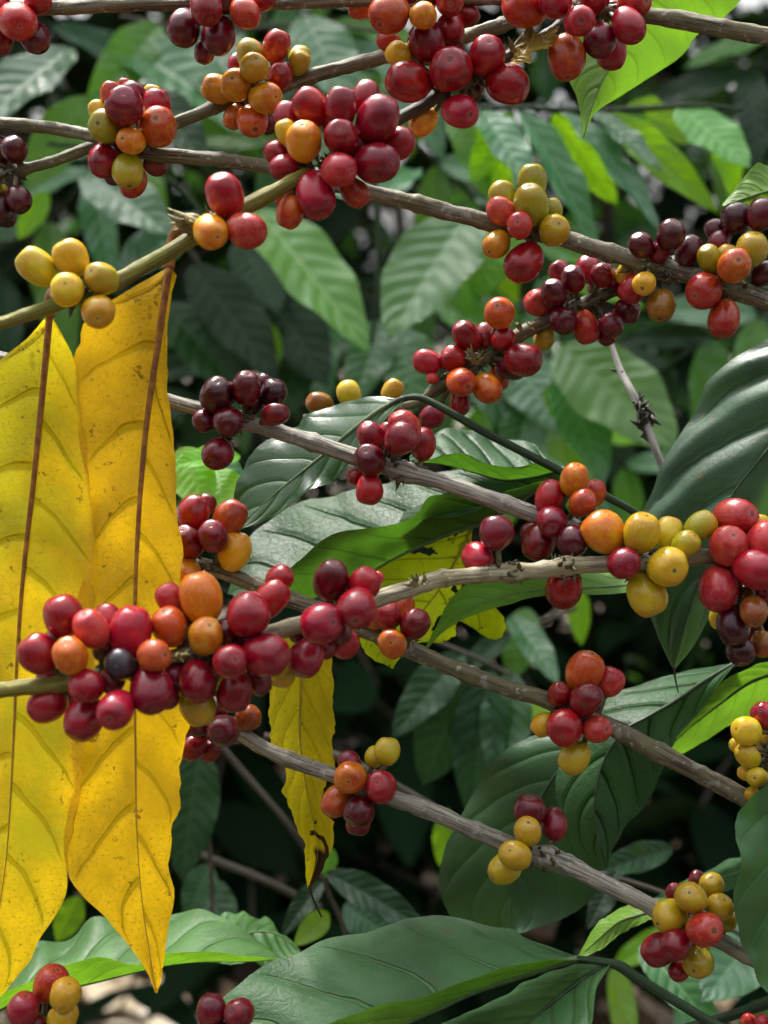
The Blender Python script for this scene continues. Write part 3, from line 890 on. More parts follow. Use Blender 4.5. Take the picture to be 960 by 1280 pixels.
# ------------------------------------------------------------------ single leaves of the foreground
y3 = add_leaf('yellow_leaf', LM['yellowburn'],
    [380, 790, 377, 850, 375, 920, 383, 985, 392, 1030, 397, 1070, 386, 1108],
    [345, 800, 334, 845, 338, 878, 336, 905, 341, 932, 357, 965, 355, 992, 362, 1014, 374, 1042, 382, 1070, 384, 1110],
    [412, 800, 416, 835, 414, 872, 419, 917, 418, 960, 406, 985, 402, 1005, 410, 1020, 420, 1028, 416, 1056, 406, 1078, 396, 1098, 386, 1112],
    [.468, .474, .47, .468], [.468, .47, .466, .466], [.466, .470, .463, .466], up_left=False, quilt=.0008, wave=.0014,
    rib=M_RIB_YEL, ribr=.0007, nv=7.0, rag=1.2,
    label='narrow bright yellow leaf strip with brown burnt tip, behind two branches', cat='leaf', group='yellowed coffee leaves')
petiole(y3, [(386, 1108, .466), (392, 1125, .468), (402, 1146, .47)], .0005, .0003, M_DRY, 'withered_tip')

y4 = add_leaf('yellow_leaf', LM['lime'],
    [600, 640, 575, 690, 550, 735, 520, 775, 480, 830],
    [577, 650, 540, 658, 500, 674, 462, 686, 428, 714, 440, 770, 455, 812, 468, 826],
    [585, 656, 588, 690, 606, 740, 634, 784, 606, 796, 578, 776, 566, 800, 520, 806, 491, 836],
    [.486, .492, .494, .492], [.488, .494, .494], [.488, .49, .492], up_left=False, quilt=.0008, wave=.0015, rib=M_RIB_YEL, ribr=.0007, nv=7.0, rag=2.5, holes=.25,
    label='ragged translucent lime yellow leaf behind the pale branch in the middle', cat='leaf')

l14 = add_leaf('coffee_leaf', LM['mid'],
    [835, 726, 760, 734, 680, 738, 620, 748, 570, 770, 530, 815],
    [835, 724, 770, 716, 690, 716, 620, 722, 570, 740, 530, 812],
    [835, 728, 770, 742, 690, 744, 640, 752, 590, 768, 552, 792, 531, 816],
    [.470, .474, .478], [.478, .484, .482], [.462, .466, .474], up_left=False, quilt=.0005, wave=.0008, rib=M_RIB_GREEN, ribr=.0009,
    label='narrow green leaf seen edge on, just under the pale branch in the middle', cat='leaf')

# shoot with three glossy leaves behind the grey branch
SH = 'leaves among the cherry branches'


def make_shoot(name, label, cat, path, bark, group=None):
    pp = np.array(path, float)
    r3 = catmull(pp * np.array([1, 1, 1, 300]), 60)
    pts = np.array([P(a, b, d / 300) for a, b, _, d in r3])
    rad = np.array([r * KPX * d / 300 for _, _, r, d in r3])
    root = empty(name, pts[0], label, cat, group)
    v, f, u = tube_geo(pts - pts[0], rad, 12, .05, 7)
    mesh_obj('stem', v, f, BARK[bark], root, uvs=u)
    return root


s1 = make_shoot('leafy_shoot', 'arching dark green stem with glossy leaves, behind the grey branch in the middle', 'shoot',
    [(850, 690, 5, .470), (800, 645, 5, .468), (760, 622, 5, .466), (706, 592, 5.5, .464), (650, 563, 5.5, .463), (600, 537, 5.5, .463), (560, 514, 5, .464), (525, 497, 4.5, .466), (500, 500, 4, .468), (478, 512, 3.5, .470)], 'twig')
add_leaf('leaf', LM['gloss'],
    [505, 498, 470, 516, 432, 545, 400, 572, 350, 612, 296, 660],
    [505, 497, 462, 498, 415, 506, 372, 524, 328, 560, 300, 604, 294, 660],
    [505, 499, 482, 524, 456, 556, 420, 596, 376, 626, 330, 650, 297, 662],
    [.468, .472, .474, .474], [.472, .486, .488, .478], [.466, .466, .468, .472], up_left=True, parent=s1, nv=6.0, quilt=.0003, wave=.0032, rib=M_RIB_GREEN, ribr=.0012,
    label='shiny curled leaf')
add_leaf('leaf', LM['sheen'],
    [668, 612, 610, 650, 560, 668, 500, 694, 440, 728, 385, 750, 340, 754, 292, 744],
    [668, 606, 590, 588, 520, 596, 450, 610, 400, 622, 340, 650, 306, 680, 284, 742],
    [668, 614, 600, 618, 540, 618, 520, 642, 498, 654, 474, 660, 440, 664, 412, 672, 380, 700, 350, 722, 318, 738, 292, 748],
    [.484, .484, .482, .480], [.505, .520, .525, .50], [.476, .468, .466, .476], up_left=True, parent=s1, nv=7.0, quilt=.0004, wave=.0020, rib=M_RIB_GREEN, ribr=.0012,
    label='broad leaf, near half curled up')
add_leaf('leaf', LM['sheen'],
    [706, 586, 670, 596, 630, 600, 590, 590, 550, 580, 512, 578],
    [706, 582, 668, 556, 632, 546, 596, 540, 556, 536, 512, 570],
    [706, 588, 676, 578, 640, 582, 605, 576, 565, 566, 512, 580],
    [.482, .484, .486], [.50, .515, .505], [.474, .474, .48], up_left=True, parent=s1, nv=7.0, quilt=.0004, wave=.0014, rib=M_RIB_GREEN, ribr=.0009)
add_leaf('leaf', LM['sheen'],
    [746, 614, 700, 606, 650, 618, 610, 632, 560, 640, 500, 650],
    [746, 610, 706, 588, 660, 590, 620, 600, 570, 612, 505, 640],
    [746, 618, 712, 606, 676, 602, 640, 612, 590, 640, 540, 648, 500, 654],
    [.474, .476, .480], [.49, .50, .50], [.466, .470, .476], up_left=True, parent=s1, nv=7.0, quilt=.0004, wave=.0012, rib=M_RIB_GREEN, ribr=.0009)

l3 = add_leaf('coffee_leaf', LM['ridged'],
    [1120, 330, 1050, 440, 985, 530, 945, 580, 915, 620, 890, 680, 866, 750, 848, 810, 842, 834],
    [1100, 330, 1020, 380, 960, 424, 912, 455, 882, 478, 868, 510, 836, 560, 818, 610, 804, 642, 800, 690, 803, 745, 820, 790, 840, 834],
    [1130, 345, 1130, 480, 1090, 580, 1020, 650, 960, 690, 920, 720, 896, 750, 886, 775, 868, 806, 844, 836],
    [.462, .470, .474, .478], [.482, .492, .492, .480], [.468, .482, .488, .480], up_left=True, nv=5.2, quilt=.0042, wave=.0014, rib=M_RIB_DARK, ribr=.0011,
    label='large matt grey green leaf with raised veins at the right, ending in a drip tip', cat='leaf', group=SH)
petiole(l3, [(842, 832, .479), (844, 848, .479), (848, 866, .479)], .0005, .0002, M_DRY, 'drip_tip')

l5 = add_leaf('coffee_leaf', LM['sheen'],
    [918, 830, 880, 852, 845, 876, 810, 896, 782, 912, 758, 944, 745, 985, 744, 1030, 756, 1086],
    [918, 829, 880, 834, 845, 840, 800, 852, 755, 872, 722, 904, 702, 948, 694, 985, 702, 1022, 722, 1058, 755, 1087],
    [918, 832, 896, 858, 874, 890, 848, 918, 834, 950, 808, 1003, 785, 1030, 766, 1062, 757, 1088],
    [.484, .488, .484, .476], [.502, .508, .494, .478], [.478, .486, .482, .476], up_left=True, nv=7.0, quilt=.0003, wave=.0016, rib=M_RIB_DARK, ribr=.0010,
    label='dark veined leaf with pale sheen behind the brown branch at lower right', cat='leaf', group=SH)
l6 = add_leaf('coffee_leaf', LM['bright'],
    [1040, 826, 985, 838, 940, 852, 900, 880, 860, 912, 822, 948],
    [1040, 822, 990, 826, 945, 832, 912, 844, 880, 872, 846, 906, 822, 946],
    [1040, 832, 1000, 866, 960, 884, 920, 906, 880, 926, 850, 942, 823, 950],
    [.494, .50, .50], [.492, .496, .498], [.51, .522, .51], up_left=False, quilt=.0008, wave=.0010, rib=M_RIB_DARK, ribr=.0011,
    label='bright green leaf underside beside the pale veined leaf at lower right', cat='leaf', group=SH)
l7 = add_leaf('coffee_leaf', LM['dark'],
    [770, 905, 720, 940, 680, 990, 655, 1050, 640, 1110, 640, 1166],
    [765, 903, 715, 910, 660, 920, 610, 960, 580, 1010, 556, 1060, 550, 1105, 566, 1150, 605, 1166, 638, 1168],
    [772, 908, 770, 960, 768, 1020, 752, 1080, 742, 1120, 700, 1150, 642, 1169],
    [.51, .516, .516], [.52, .53, .522], [.50, .51, .51], up_left=True, nv=6.0, quilt=.0003, wave=.0014, rib=M_RIB_DARK, ribr=.0008,
    label='broad rounded dark green leaf behind the lowest grey branch', cat='leaf', group=SH)
l11 = add_leaf('coffee_leaf', LM['smooth'],
    [1055, 900, 1030, 980, 1010, 1060, 1000, 1140, 995, 1220, 985, 1300],
    [1040, 905, 985, 955, 952, 992, 931, 1022, 920, 1050, 915, 1088, 909, 1118, 917, 1150, 932, 1190, 948, 1222, 970, 1260, 984, 1302],
    [1065, 905, 1090, 980, 1100, 1060, 1100, 1140, 1070, 1230, 987, 1304],
    [.452, .448, .446], [.440, .434, .438], [.45, .45, .45], up_left=True, nv=6.0, quilt=.0010, wave=.0034, rib=M_RIB_GREEN, ribr=.0012,
    label='smooth green leaf with wavy rim at the right edge below the middle', cat='leaf', group=SH)
l12 = add_leaf('coffee_leaf', LM['bright'],
    [840, 1128, 805, 1142, 775, 1152, 750, 1172, 722, 1198],
    [840, 1122, 805, 1124, 770, 1138, 745, 1158, 722, 1196],
    [840, 1134, 808, 1152, 780, 1164, 752, 1186, 723, 1199],
    [.482, .484, .484], [.486, .492, .488], [.478, .482, .482], up_left=False, quilt=.0004, wave=.0006, rib=M_RIB_GREEN, ribr=.0007,
    label='small bright green leaf under the lowest grey branch', cat='leaf', group=SH)
l13 = add_leaf('coffee_leaf', LM['dark'],
    [990, 1076, 940, 1086, 900, 1098, 860, 1112, 815, 1126],
    [990, 1066, 940, 1070, 900, 1080, 855, 1100, 815, 1124],
    [990, 1090, 945, 1106, 905, 1114, 862, 1122, 816, 1128],
    [.49, .49, .49], [.505, .51, .50], [.48, .48, .486], up_left=True, quilt=.0004, wave=.0006, rib=M_RIB_GREEN, ribr=.0007,
    label='narrow dark green leaf behind the yellow cherries at lower right', cat='leaf', group=SH)
l17 = add_leaf('coffee_leaf', LM['bright'],
    [860, -110, 830, -50, 800, 10, 770, 70, 745, 120, 729, 172],
    [850, -112, 780, -70, 740, -20, 716, 40, 708, 90, 722, 128, 728, 172],
    [870, -108, 920, -70, 938, -20, 902, 24, 872, 46, 848, 72, 808, 98, 770, 124, 742, 144, 731, 174],
    [.478, .482, .482], [.486, .49, .486], [.49, .50, .486], up_left=False, quilt=.0007, wave=.0010, rib=M_RIB_GREEN, ribr=.0010,
    label='bright backlit green leaf hanging point down from the top edge at upper right', cat='leaf', group=SH)
l18 = add_leaf('coffee_leaf', LM['bright'],
    [1060, 250, 1010, 236, 965, 238, 930, 248, 904, 258],
    [1060, 200, 1010, 186, 966, 206, 946, 206, 922, 232, 903, 256],
    [1060, 300, 1010, 300, 965, 286, 930, 270, 904, 260],
    [.485, .48, .478], [.49, .487, .48], [.49, .488, .48], up_left=False, quilt=.0007, wave=.0010, rib=M_RIB_GREEN, ribr=.0010,
    label='bright green leaf tip entering at the right edge above the dark cherries', cat='leaf', group=SH)

l8 = add_leaf('coffee_leaf', LM['pale'],
    [-120, 1300, -60, 1288, 0, 1262, 45, 1238, 100, 1232, 175, 1214, 215, 1206, 260, 1202, 310, 1202, 350, 1198],
    [-120, 1280, -60, 1250, -5, 1222, 40, 1176, 78, 1170, 98, 1152, 124, 1144, 175, 1150, 218, 1143, 250, 1137, 276, 1146, 300, 1160, 325, 1178, 350, 1196],
    [-120, 1296, -60, 1272, 0, 1246, 36, 1232, 80, 1210, 130, 1196, 172, 1200, 212, 1189, 250, 1190, 300, 1196, 325, 1198, 350, 1199],
    [.478, .478, .478, .478], [.50, .512, .512, .492], [.466, .464, .464, .476], up_left=True, quilt=.0008, wave=.0022, rib=M_RIB_GREEN, ribr=.0010,
    label='pale green leaf with bright curled lower rim behind the yellow leaf tip at bottom left', cat='leaf', group=SH)
l8b = add_leaf('coffee_leaf', LM['pale'],
    [250, 1200, 285, 1180, 315, 1166, 345, 1168, 377, 1192],
    [250, 1196, 272, 1160, 290, 1144, 310, 1143, 325, 1152, 345, 1158, 362, 1174, 377, 1190],
    [250, 1204, 290, 1206, 330, 1204, 360, 1200, 377, 1194],
    [.515, .515, .512], [.53, .535, .52], [.50, .505, .508], up_left=True, quilt=.0008, wave=.0026, rib=M_RIB_GREEN, ribr=.0008,
    label='crinkled pale leaf end behind the first pale leaf at bottom left', cat='leaf', group=SH)

s2 = make_shoot('leafy_shoot', 'dark green twig with two broad leaves spreading along the bottom edge', 'shoot',
    [(930, 1300, 6.5, .43), (890, 1279, 6.5, .43), (850, 1255, 6.5, .429), (800, 1225, 6.5, .428), (775, 1208, 7, .427), (757, 1203, 5, .426), (722, 1198, 4, .426)], 'twig')
add_leaf('leaf', LM['grey'],
    [724, 1198, 698, 1205, 655, 1219, 598, 1238, 545, 1262, 490, 1286, 430, 1310, 330, 1350, 220, 1366],
    [722, 1196, 690, 1184, 655, 1170, 640, 1160, 605, 1160, 565, 1150, 522, 1148, 482, 1152, 452, 1165, 416, 1174, 381, 1193, 345, 1197, 320, 1212, 295, 1236, 250, 1280, 220, 1358],
    [724, 1200, 690, 1199, 655, 1205, 626, 1210, 596, 1220, 560, 1230, 522, 1242, 482, 1258, 430, 1280, 330, 1318, 220, 1364],
    [.428, .430, .428, .426], [.44, .466, .468, .44], [.422, .418, .416, .420], up_left=True, parent=s2, nv=6.5, quilt=.0016, wave=.0020, rib=M_RIB_GREEN, ribr=.0012,
    label='broad grey green leaf, near rim curled up')
add_leaf('leaf', LM['grey'],
    [760, 1205, 735, 1220, 705, 1242, 670, 1270, 620, 1310, 570, 1350],
    [758, 1204, 720, 1206, 680, 1216, 640, 1236, 590, 1262, 530, 1300, 560, 1352],
    [762, 1207, 748, 1232, 742, 1262, 734, 1290, 690, 1330, 575, 1354],
    [.428, .430, .428], [.44, .462, .45], [.422, .412, .408], up_left=True, parent=s2, nv=6.5, quilt=.0010, wave=.0012, rib=M_RIB_DARK, ribr=.0012)
s3 = make_shoot('bare_twig', 'dark green twig crossing the bottom right corner', 'twig',
    [(780, 1310, 6, .465), (850, 1288, 6, .465), (905, 1272, 6.5, .465), (960, 1254, 7, .465), (1020, 1230, 7, .465)], 'twig')

# pale dead twig
dt = make_shoot('dead_twig', 'pale dead twig with black withered buds left of the grey green leaf', 'twig',
    [(752, 400, 3, .52), (762, 424, 3, .52), (776, 464, 4.2, .515), (790, 490, 4.6, .51), (803, 518, 5, .508), (816, 552, 5, .505), (830, 590, 5, .505), (850, 650, 5, .505)], 'dead')
g = Geo()
rs = np.random.default_rng(3)
b0 = np.array(dt.location)
for (x, y) in ((804, 516), (800, 530), (812, 528), (798, 504), (806, 540), (775, 465)):
    for k in range(7 if y > 470 else 2):
        bract_geo(g, P(x + rs.uniform(-5, 5), y + rs.uniform(-6, 6), .506) - b0, rs.normal(size=3), rs.uniform(.0022, .0052), rs)
mesh_obj('withered_buds', g.v, g.f, M_DRY, dt, uvs=g.u)

# ------------------------------------------------------------------ leaves of the plants behind (unit leaf meshes)
def unit_leaf(seed, droop, fold, wavy, wr=.40):
    r = np.random.default_rng(seed)
    n, m = 40, 9
    t = np.linspace(0, 1, n)
    wd = wr * .5 * (np.sin(PI * t ** .85) ** .8) * (1 - .15 * t) + .002
    wd[-5:] *= np.linspace(1, .4, 5)
    W = 2 * m - 1
    verts, uvs = [], []
    for i in range(n):
        for j in range(W):
            s = (j - (m - 1)) / (m - 1)
            a = abs(s)
            ph = t[i] * NV + (.42 if s < 0 else 0) - a ** 1.35 * KV
            q = math.sqrt(abs((ph % 1) - .5) * 2)
            z = -droop * t[i] ** 2 + fold * a * wd[i] + .021 * (q - .5) * min(1, a * 6) * min(1, (1.02 - a) * 6)
            z += wavy * a ** 2 * math.sin(t[i] * 17 + seed + (2 if s < 0 else 0)) * math.sin(PI * t[i])
            verts.append((s * wd[i] * (1 - .2 * fold * a), t[i] * (1 - .1 * droop), z))
            uvs.append(((s + 1) / 2, t[i]))
    faces = [(i * W + j, i * W + j + 1, (i + 1) * W + j + 1, (i + 1) * W + j) for i in range(n - 1) for j in range(W - 1)]
    return np.array(verts), faces, uvs


UL = [unit_leaf(1, .10, .25, .02), unit_leaf(2, .22, .35, .025), unit_leaf(3, .05, .15, .018, .46), unit_leaf(4, .30, .30, .03, .36)]


def leaf_mesh(k, mat):
    v, f, u = UL[k]
    me = bpy.data.meshes.new('leaf')
    me.from_pydata([tuple(x) for x in v], [], f)
    uvl = me.uv_layers.new(name='UVMap')
    for lp, d in zip(me.loops, uvl.data):
        d.uv = u[lp.vertex_index]
    me.polygons.foreach_set('use_smooth', [True] * len(me.polygons))
    me.materials.append(mat)
    return me


def bg_mat(name, up, under, trans, tfac, rough, vein, spec=.45):
    """the same leaf, coordinates in units of its own length"""
    w = N(name)
    tc = w.n('ShaderNodeTexCoord')
    sep = w.n('ShaderNodeSeparateXYZ'); w.link(tc.outputs['UV'], sep.inputs[0])
    U, V = sep.outputs[0], sep.outputs[1]
    s = w.math('SUBTRACT', w.math('MULTIPLY', U, 2.0), 1.0)
    a = w.math('ABSOLUTE', s)
    side = w.math('MULTIPLY', w.math('LESS_THAN', s, 0.0), .42)
    ph = w.math('SUBTRACT', w.math('ADD', w.math('MULTIPLY', V, NV), side), w.math('MULTIPLY', w.math('POWER', a, 1.35), KV))
    fr = w.math('ABSOLUTE', w.math('SUBTRACT', w.math('FRACT', ph), .5))
    ve = w.math('MAXIMUM', w.math('MULTIPLY', w.step(fr, .10, .03), .8), w.step(a, .06, .02))
    geo = w.n('ShaderNodeNewGeometry')
    isl = w.math('ADD', geo.outputs['Random Per Island'], w.n('ShaderNodeObjectInfo').outputs['Random'])
    hs = w.n('ShaderNodeHueSaturation')
    nz = w.noise(tc.outputs['Object'], 4, 3)
    col = w.mix(geo.outputs['Backfacing'], up, under)
    col = w.mix(w.math('MULTIPLY', ve, .75), col, vein)
    w.put(hs.inputs['Color'], col)
    w.put(hs.inputs['Value'], w.math('MULTIPLY_ADD', w.math('FRACT', w.math('MULTIPLY', isl, 5.3)), .9, .5))
    w.put(hs.inputs['Hue'], w.math('MULTIPLY_ADD', w.math('FRACT', w.math('MULTIPLY', isl, 3.1)), -.035, .515))
    b = w.n('ShaderNodeBsdfPrincipled')
    w.put(b.inputs['Base Color'], hs.outputs[0])
    w.put(b.inputs['Roughness'], w.math('MULTIPLY_ADD', nz, .2, rough - .1))
    b.inputs['Specular IOR Level'].default_value = spec
    t = w.n('ShaderNodeBsdfTranslucent')
    w.put(t.inputs['Color'], w.mix(w.math('MULTIPLY', ve, .5), trans, tuple(x * .5 for x in trans)))
    mx = w.n('ShaderNodeMixShader'); mx.inputs[0].default_value = tfac
    w.link(b.outputs[0], mx.inputs[1]); w.link(t.outputs[0], mx.inputs[2])
    return w.out(mx.outputs[0])


BM = {
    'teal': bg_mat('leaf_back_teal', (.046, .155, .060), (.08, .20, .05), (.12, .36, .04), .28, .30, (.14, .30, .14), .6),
    'deep': bg_mat('leaf_back_deep', (.014, .046, .018), (.030, .078, .024), (.06, .18, .02), .20, .42, (.04, .10, .045), .22),  # dark green leaf, its colour lowered further to carry shade
    'green': bg_mat('leaf_back_green', (.080, .250, .042), (.12, .33, .026), (.26, .66, .02), .42, .32, (.20, .42, .11), .55),
    'fresh': bg_mat('leaf_back_fresh', (.15, .400, .022), (.20, .46, .018), (.42, .80, .012), .55, .42, (.22, .46, .06)),
    'shade': bg_mat('leaf_back_shade', (.006, .020, .008), (.012, .032, .010), (.03, .08, .01), .10, .65, (.012, .03, .012), .05),  # near-black copy of the leaf, deep shade put into its colour
}
BL = {k: [leaf_mesh(i, m) for i in range(4)] for k, m in BM.items() if k != 'shade'}


def leaf_matrix(base, tip, width_px_ratio, nrm):
    y = tip - base
    L = np.linalg.norm(y)
    y = y / L
    z = nrm - y * np.dot(nrm, y)
    z /= np.linalg.norm(z)
    x = np.cross(y, z)
    M_ = Matrix(((x[0] * L * width_px_ratio, y[0] * L, z[0] * L, base[0]), (x[1] * L * width_px_ratio, y[1] * L, z[1] * L, base[1]),
                 (x[2] * L * width_px_ratio, y[2] * L, z[2] * L, base[2]), (0, 0, 0, 1)))
    return M_


def back_shoot(label, path, leaves, bark='dark', group='out of focus leafy shoots behind the branches'):
    """leaves: bx,by,bd, tx,ty,td, width/length, kind, variant, (nx,ny): how the blade is turned (right, up) from facing us"""
    pp = np.array(path, float)
    r3 = catmull(pp * np.array([1, 1, 1, 300]), 40)
    pts = np.array([P(a, b, d / 300) for a, b, _, d in r3])
    rad = np.array([r * KPX * d / 300 for _, _, r, d in r3])
    root = empty('coffee_shoot', pts[0], label, 'shoot', group)
    v, f, u = tube_geo(pts - pts[0], rad, 10, .08, 7)
    mesh_obj('stem', v, f, BARK[bark], root, uvs=u)
    inv = Matrix.Translation(-Vector(pts[0]))
    for (bx, by, bd, tx, ty, td, wl, kind, var, nx, ny) in leaves:
        a, b = P(bx, by, bd), P(tx, ty, td)
        nrm = -VIEW + RC @ np.array([nx, ny, 0])
        o = bpy.data.objects.new('leaf', BL[kind][var])
        COL.objects.link(o)
        o.parent = root
        o.matrix_local = inv @ leaf_matrix(a, b, wl / .40, nrm)
    return root


BG = 'out of focus leafy shoots behind the branches'
back_shoot('blurred shoot of long drooping leaves at upper right under the hanging bright leaf',
    [(560, 138, 4, .80), (640, 134, 4, .80), (720, 138, 4, .80), (800, 136, 4, .80), (870, 132, 3.5, .80), (930, 138, 3, .80)], [
        (600, 136, .80, 668, 226, .76, .40, 'teal', 0, .1, 1.2), (648, 138, .80, 768, 306, .76, .22, 'teal', 1, -.1, 1.2),
        (706, 140, .80, 838, 278, .75, .22, 'teal', 0, .2, 1.2), (760, 142, .80, 900, 262, .77, .26, 'fresh', 0, -.3, .2),
        (740, 138, .79, 830, 210, .76, .26, 'teal', 2, .1, 1.2), (890, 140, .80, 930, 250, .80, .4, 'fresh', 1, .1, .2), (600, 150, .81, 640, 260, .82, .3, 'fresh', 2, 0, .1),
        (770, 136, .80, 860, 220, .80, .42, 'green', 1, .1, .5), (848, 134, .80, 940, 206, .77, .55, 'green', 2, .2, .7),
        (690, 142, .81, 775, 260, .83, .30, 'fresh', 2, -.2, 0), (640, 140, .80, 588, 230, .80, .42, 'fresh', 2, 0, 0),
        (780, 138, .81, 890, 170, .86, .36, 'fresh', 0, 0, .2), (560, 140, .82, 620, 240, .8, .36, 'green', 1, .2, .2)], 'twig')
back_shoot('blurred pair of veined leaves hanging point down in the upper middle',
    [(452, 160, 4, .84), (468, 230, 4, .84), (474, 300, 4, .84), (470, 380, 3, .84), (464, 430, 2, .84)], [
        (318, 262, .86, 468, 426, .80, .40, 'green', 0, .2, .85), (588, 262, .86, 482, 418, .80, .46, 'green', 2, -.2, .75),
        (628, 268, .87, 596, 372, .84, .5, 'fresh', 2, 0, .2), (478, 250, .84, 520, 180, .9, .4, 'teal', 1, 0, .6),
        (452, 250, .85, 380, 200, .9, .42, 'teal', 0, 0, .7)], 'twig')
back_shoot('blurred shoot with teal green leaves behind the olive branch at upper left',
    [(60, 180, 3, .86), (150, 190, 3, .86), (230, 240, 3, .86), (270, 300, 3, .86)], [
        (105, 215, .86, 215, 285, .82, .48, 'teal', 0, 0, .6), (150, 340, .86, 262, 262, .86, .55, 'teal', 2, 0, .8),
        (90, 60, .9, -40, 150, .84, .50, 'teal', 0, 0, 1.0), (150, 60, .95, 320, 130, .88, .40, 'teal', 1, 0, .8),
        (60, 240, .9, 20, 300, .9, .5, 'fresh', 0, 0, 0), (110, 120, .92, 30, 240, .9, .4, 'green', 2, .2, .3),
        (180, 110, .9, 260, 200, .86, .42, 'deep', 0, 0, .6)], 'twig')
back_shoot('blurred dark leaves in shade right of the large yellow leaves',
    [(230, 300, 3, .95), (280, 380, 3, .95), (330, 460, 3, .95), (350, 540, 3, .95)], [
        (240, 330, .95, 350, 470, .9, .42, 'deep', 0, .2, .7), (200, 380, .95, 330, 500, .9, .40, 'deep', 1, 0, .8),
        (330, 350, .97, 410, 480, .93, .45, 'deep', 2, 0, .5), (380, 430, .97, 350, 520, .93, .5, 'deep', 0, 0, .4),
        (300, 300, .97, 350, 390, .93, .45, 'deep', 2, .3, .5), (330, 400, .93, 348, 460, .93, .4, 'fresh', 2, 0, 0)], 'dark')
back_shoot('blurred grey green leaves behind the two small yellow cherries in the middle',
    [(480, 380, 3, .9), (510, 430, 3, .9), (560, 470, 3, .9)], [
        (480, 400, .9, 440, 500, .86, .5, 'teal', 0, 0, .8), (500, 410, .9, 520, 510, .86, .55, 'teal', 2, 0, .9),
        (560, 420, .9, 660, 540, .86, .45, 'teal', 1, 0, .9), (640, 440, .9, 700, 540, .86, .55, 'teal', 2, 0, .8), (650, 420, .9, 600, 350, .9, .5, 'green', 0, 0, .5)], 'dark')
back_shoot('blurred leaves around the pale dead twig right of the middle',
    [(660, 440, 3, .85), (720, 450, 3, .85), (790, 470, 3, .85), (850, 520, 3, .85)], [
        (700, 430, .85, 850, 560, .80, .55, 'green', 2, .2, .5), (700, 460, .86, 760, 600, .82, .45, 'teal', 0, 0, .8),
        (680, 485, .86, 760, 560, .84, .32, 'fresh', 2, 0, 0), (660, 500, .88, 640, 620, .85, .5, 'teal', 1, 0, .6),
        (700, 540, .88, 720, 640, .85, .4, 'fresh', 0, .2, 0)], 'dark')
back_shoot('blurred dark drooping leaves left of the broad rounded dark leaf',
    [(540, 800, 3, .72), (590, 820, 3, .72), (650, 850, 3, .72)], [
        (580, 815, .72, 486, 920, .70, .44, 'deep', 0, 0, .9), (590, 830, .72, 528, 985, .71, .50, 'deep', 2, .1, .1),
        (612, 835, .72, 582, 1030, .70, .40, 'deep', 1, -.2, .6), (640, 840, .72, 622, 985, .70, .5, 'teal', 0, -.2, .5),
        (560, 1010, .72, 552, 1090, .72, .45, 'fresh', 0, 0, 0)], 'dark')
back_shoot('blurred drooping leaf pair below the pale branch at right of the lime leaf',
    [(580, 770, 3, .8), (640, 790, 3, .8), (720, 760, 3, .8)], [
        (640, 770, .8, 700, 850, .76, .36, 'teal', 0, 0, 1.0), (640, 790, .8, 570, 840, .78, .36, 'deep', 1, 0, .9),
        (720, 730, .82, 728, 810, .82, .4, 'fresh', 0, 0, 0), (660, 760, .82, 640, 850, .8, .5, 'green', 2, 0, .5),
        (690, 870, .84, 660, 900, .82, .6, 'fresh', 0, 0, .2)], 'dark')
back_shoot('blurred leaves low in the shade between the two yellow leaves',
    [(232, 900, 3, .7), (250, 960, 3, .7), (262, 1060, 3, .7), (266, 1150, 3, .7)], [
        (250, 930, .7, 226, 1105, .68, .38, 'deep', 2, .1, .1), (262, 1080, .72, 232, 1150, .7, .6, 'deep', 0, .2, .5),
        (255, 1100, .74, 290, 1190, .7, .5, 'deep', 1, 0, .5), (100, 1120, .7, 70, 1180, .7, .5, 'fresh', 2, 0, 0)], 'dark')
back_shoot('blurred small shoot below the burnt tip of the yellow leaf strip',
    [(400, 1090, 3, .62), (412, 1120, 3, .62), (430, 1160, 3, .62), (440, 1220, 3, .62)], [
        (408, 1090, .62, 540, 1160, .60, .32, 'deep', 0, 0, .8), (404, 1100, .62, 350, 1165, .60, .36, 'deep', 1, 0, .8),
        (410, 1140, .62, 370, 1180, .6, .5, 'fresh', 0, 0, .3), (416, 1060, .62, 404, 1100, .62, .5, 'green', 2, 0, .1), (430, 1130, .64, 500, 1180, .62, .5, 'deep', 2, 0, .4)], 'dark')
back_shoot('blurred leaves in the bottom right behind the last cluster on the lowest branch',
    [(700, 1080, 3, .6), (780, 1100, 3, .6), (860, 1130, 3, .6), (960, 1190, 3, .6)], [
        (770, 1090, .6, 735, 1160, .58, .4, 'deep', 0, 0, .5), (800, 1180, .62, 910, 1290, .58, .42, 'teal', 1, 0, .9),
        (840, 1060, .64, 740, 1090, .6, .25, 'deep', 0, 0, .5), (960, 1150, .62, 880, 1250, .58, .5, 'teal', 2, 0, .8)], 'dark')
back_shoot('blurred bright green leaves between the grey branch and the yellow leaf',
    [(200, 560, 3, .56), (240, 580, 3, .56), (300, 600, 3, .56)], [
        (225, 560, .56, 262, 640, .54, .5, 'fresh', 2, 0, .1), (300, 570, .56, 215, 575, .54, .45, 'fresh', 0, 0, .9),
        (270, 585, .56, 282, 640, .54, .6, 'fresh', 2, .1, 0), (250, 560, .58, 310, 600, .56, .4, 'teal', 1, 0, .9)], 'dark')
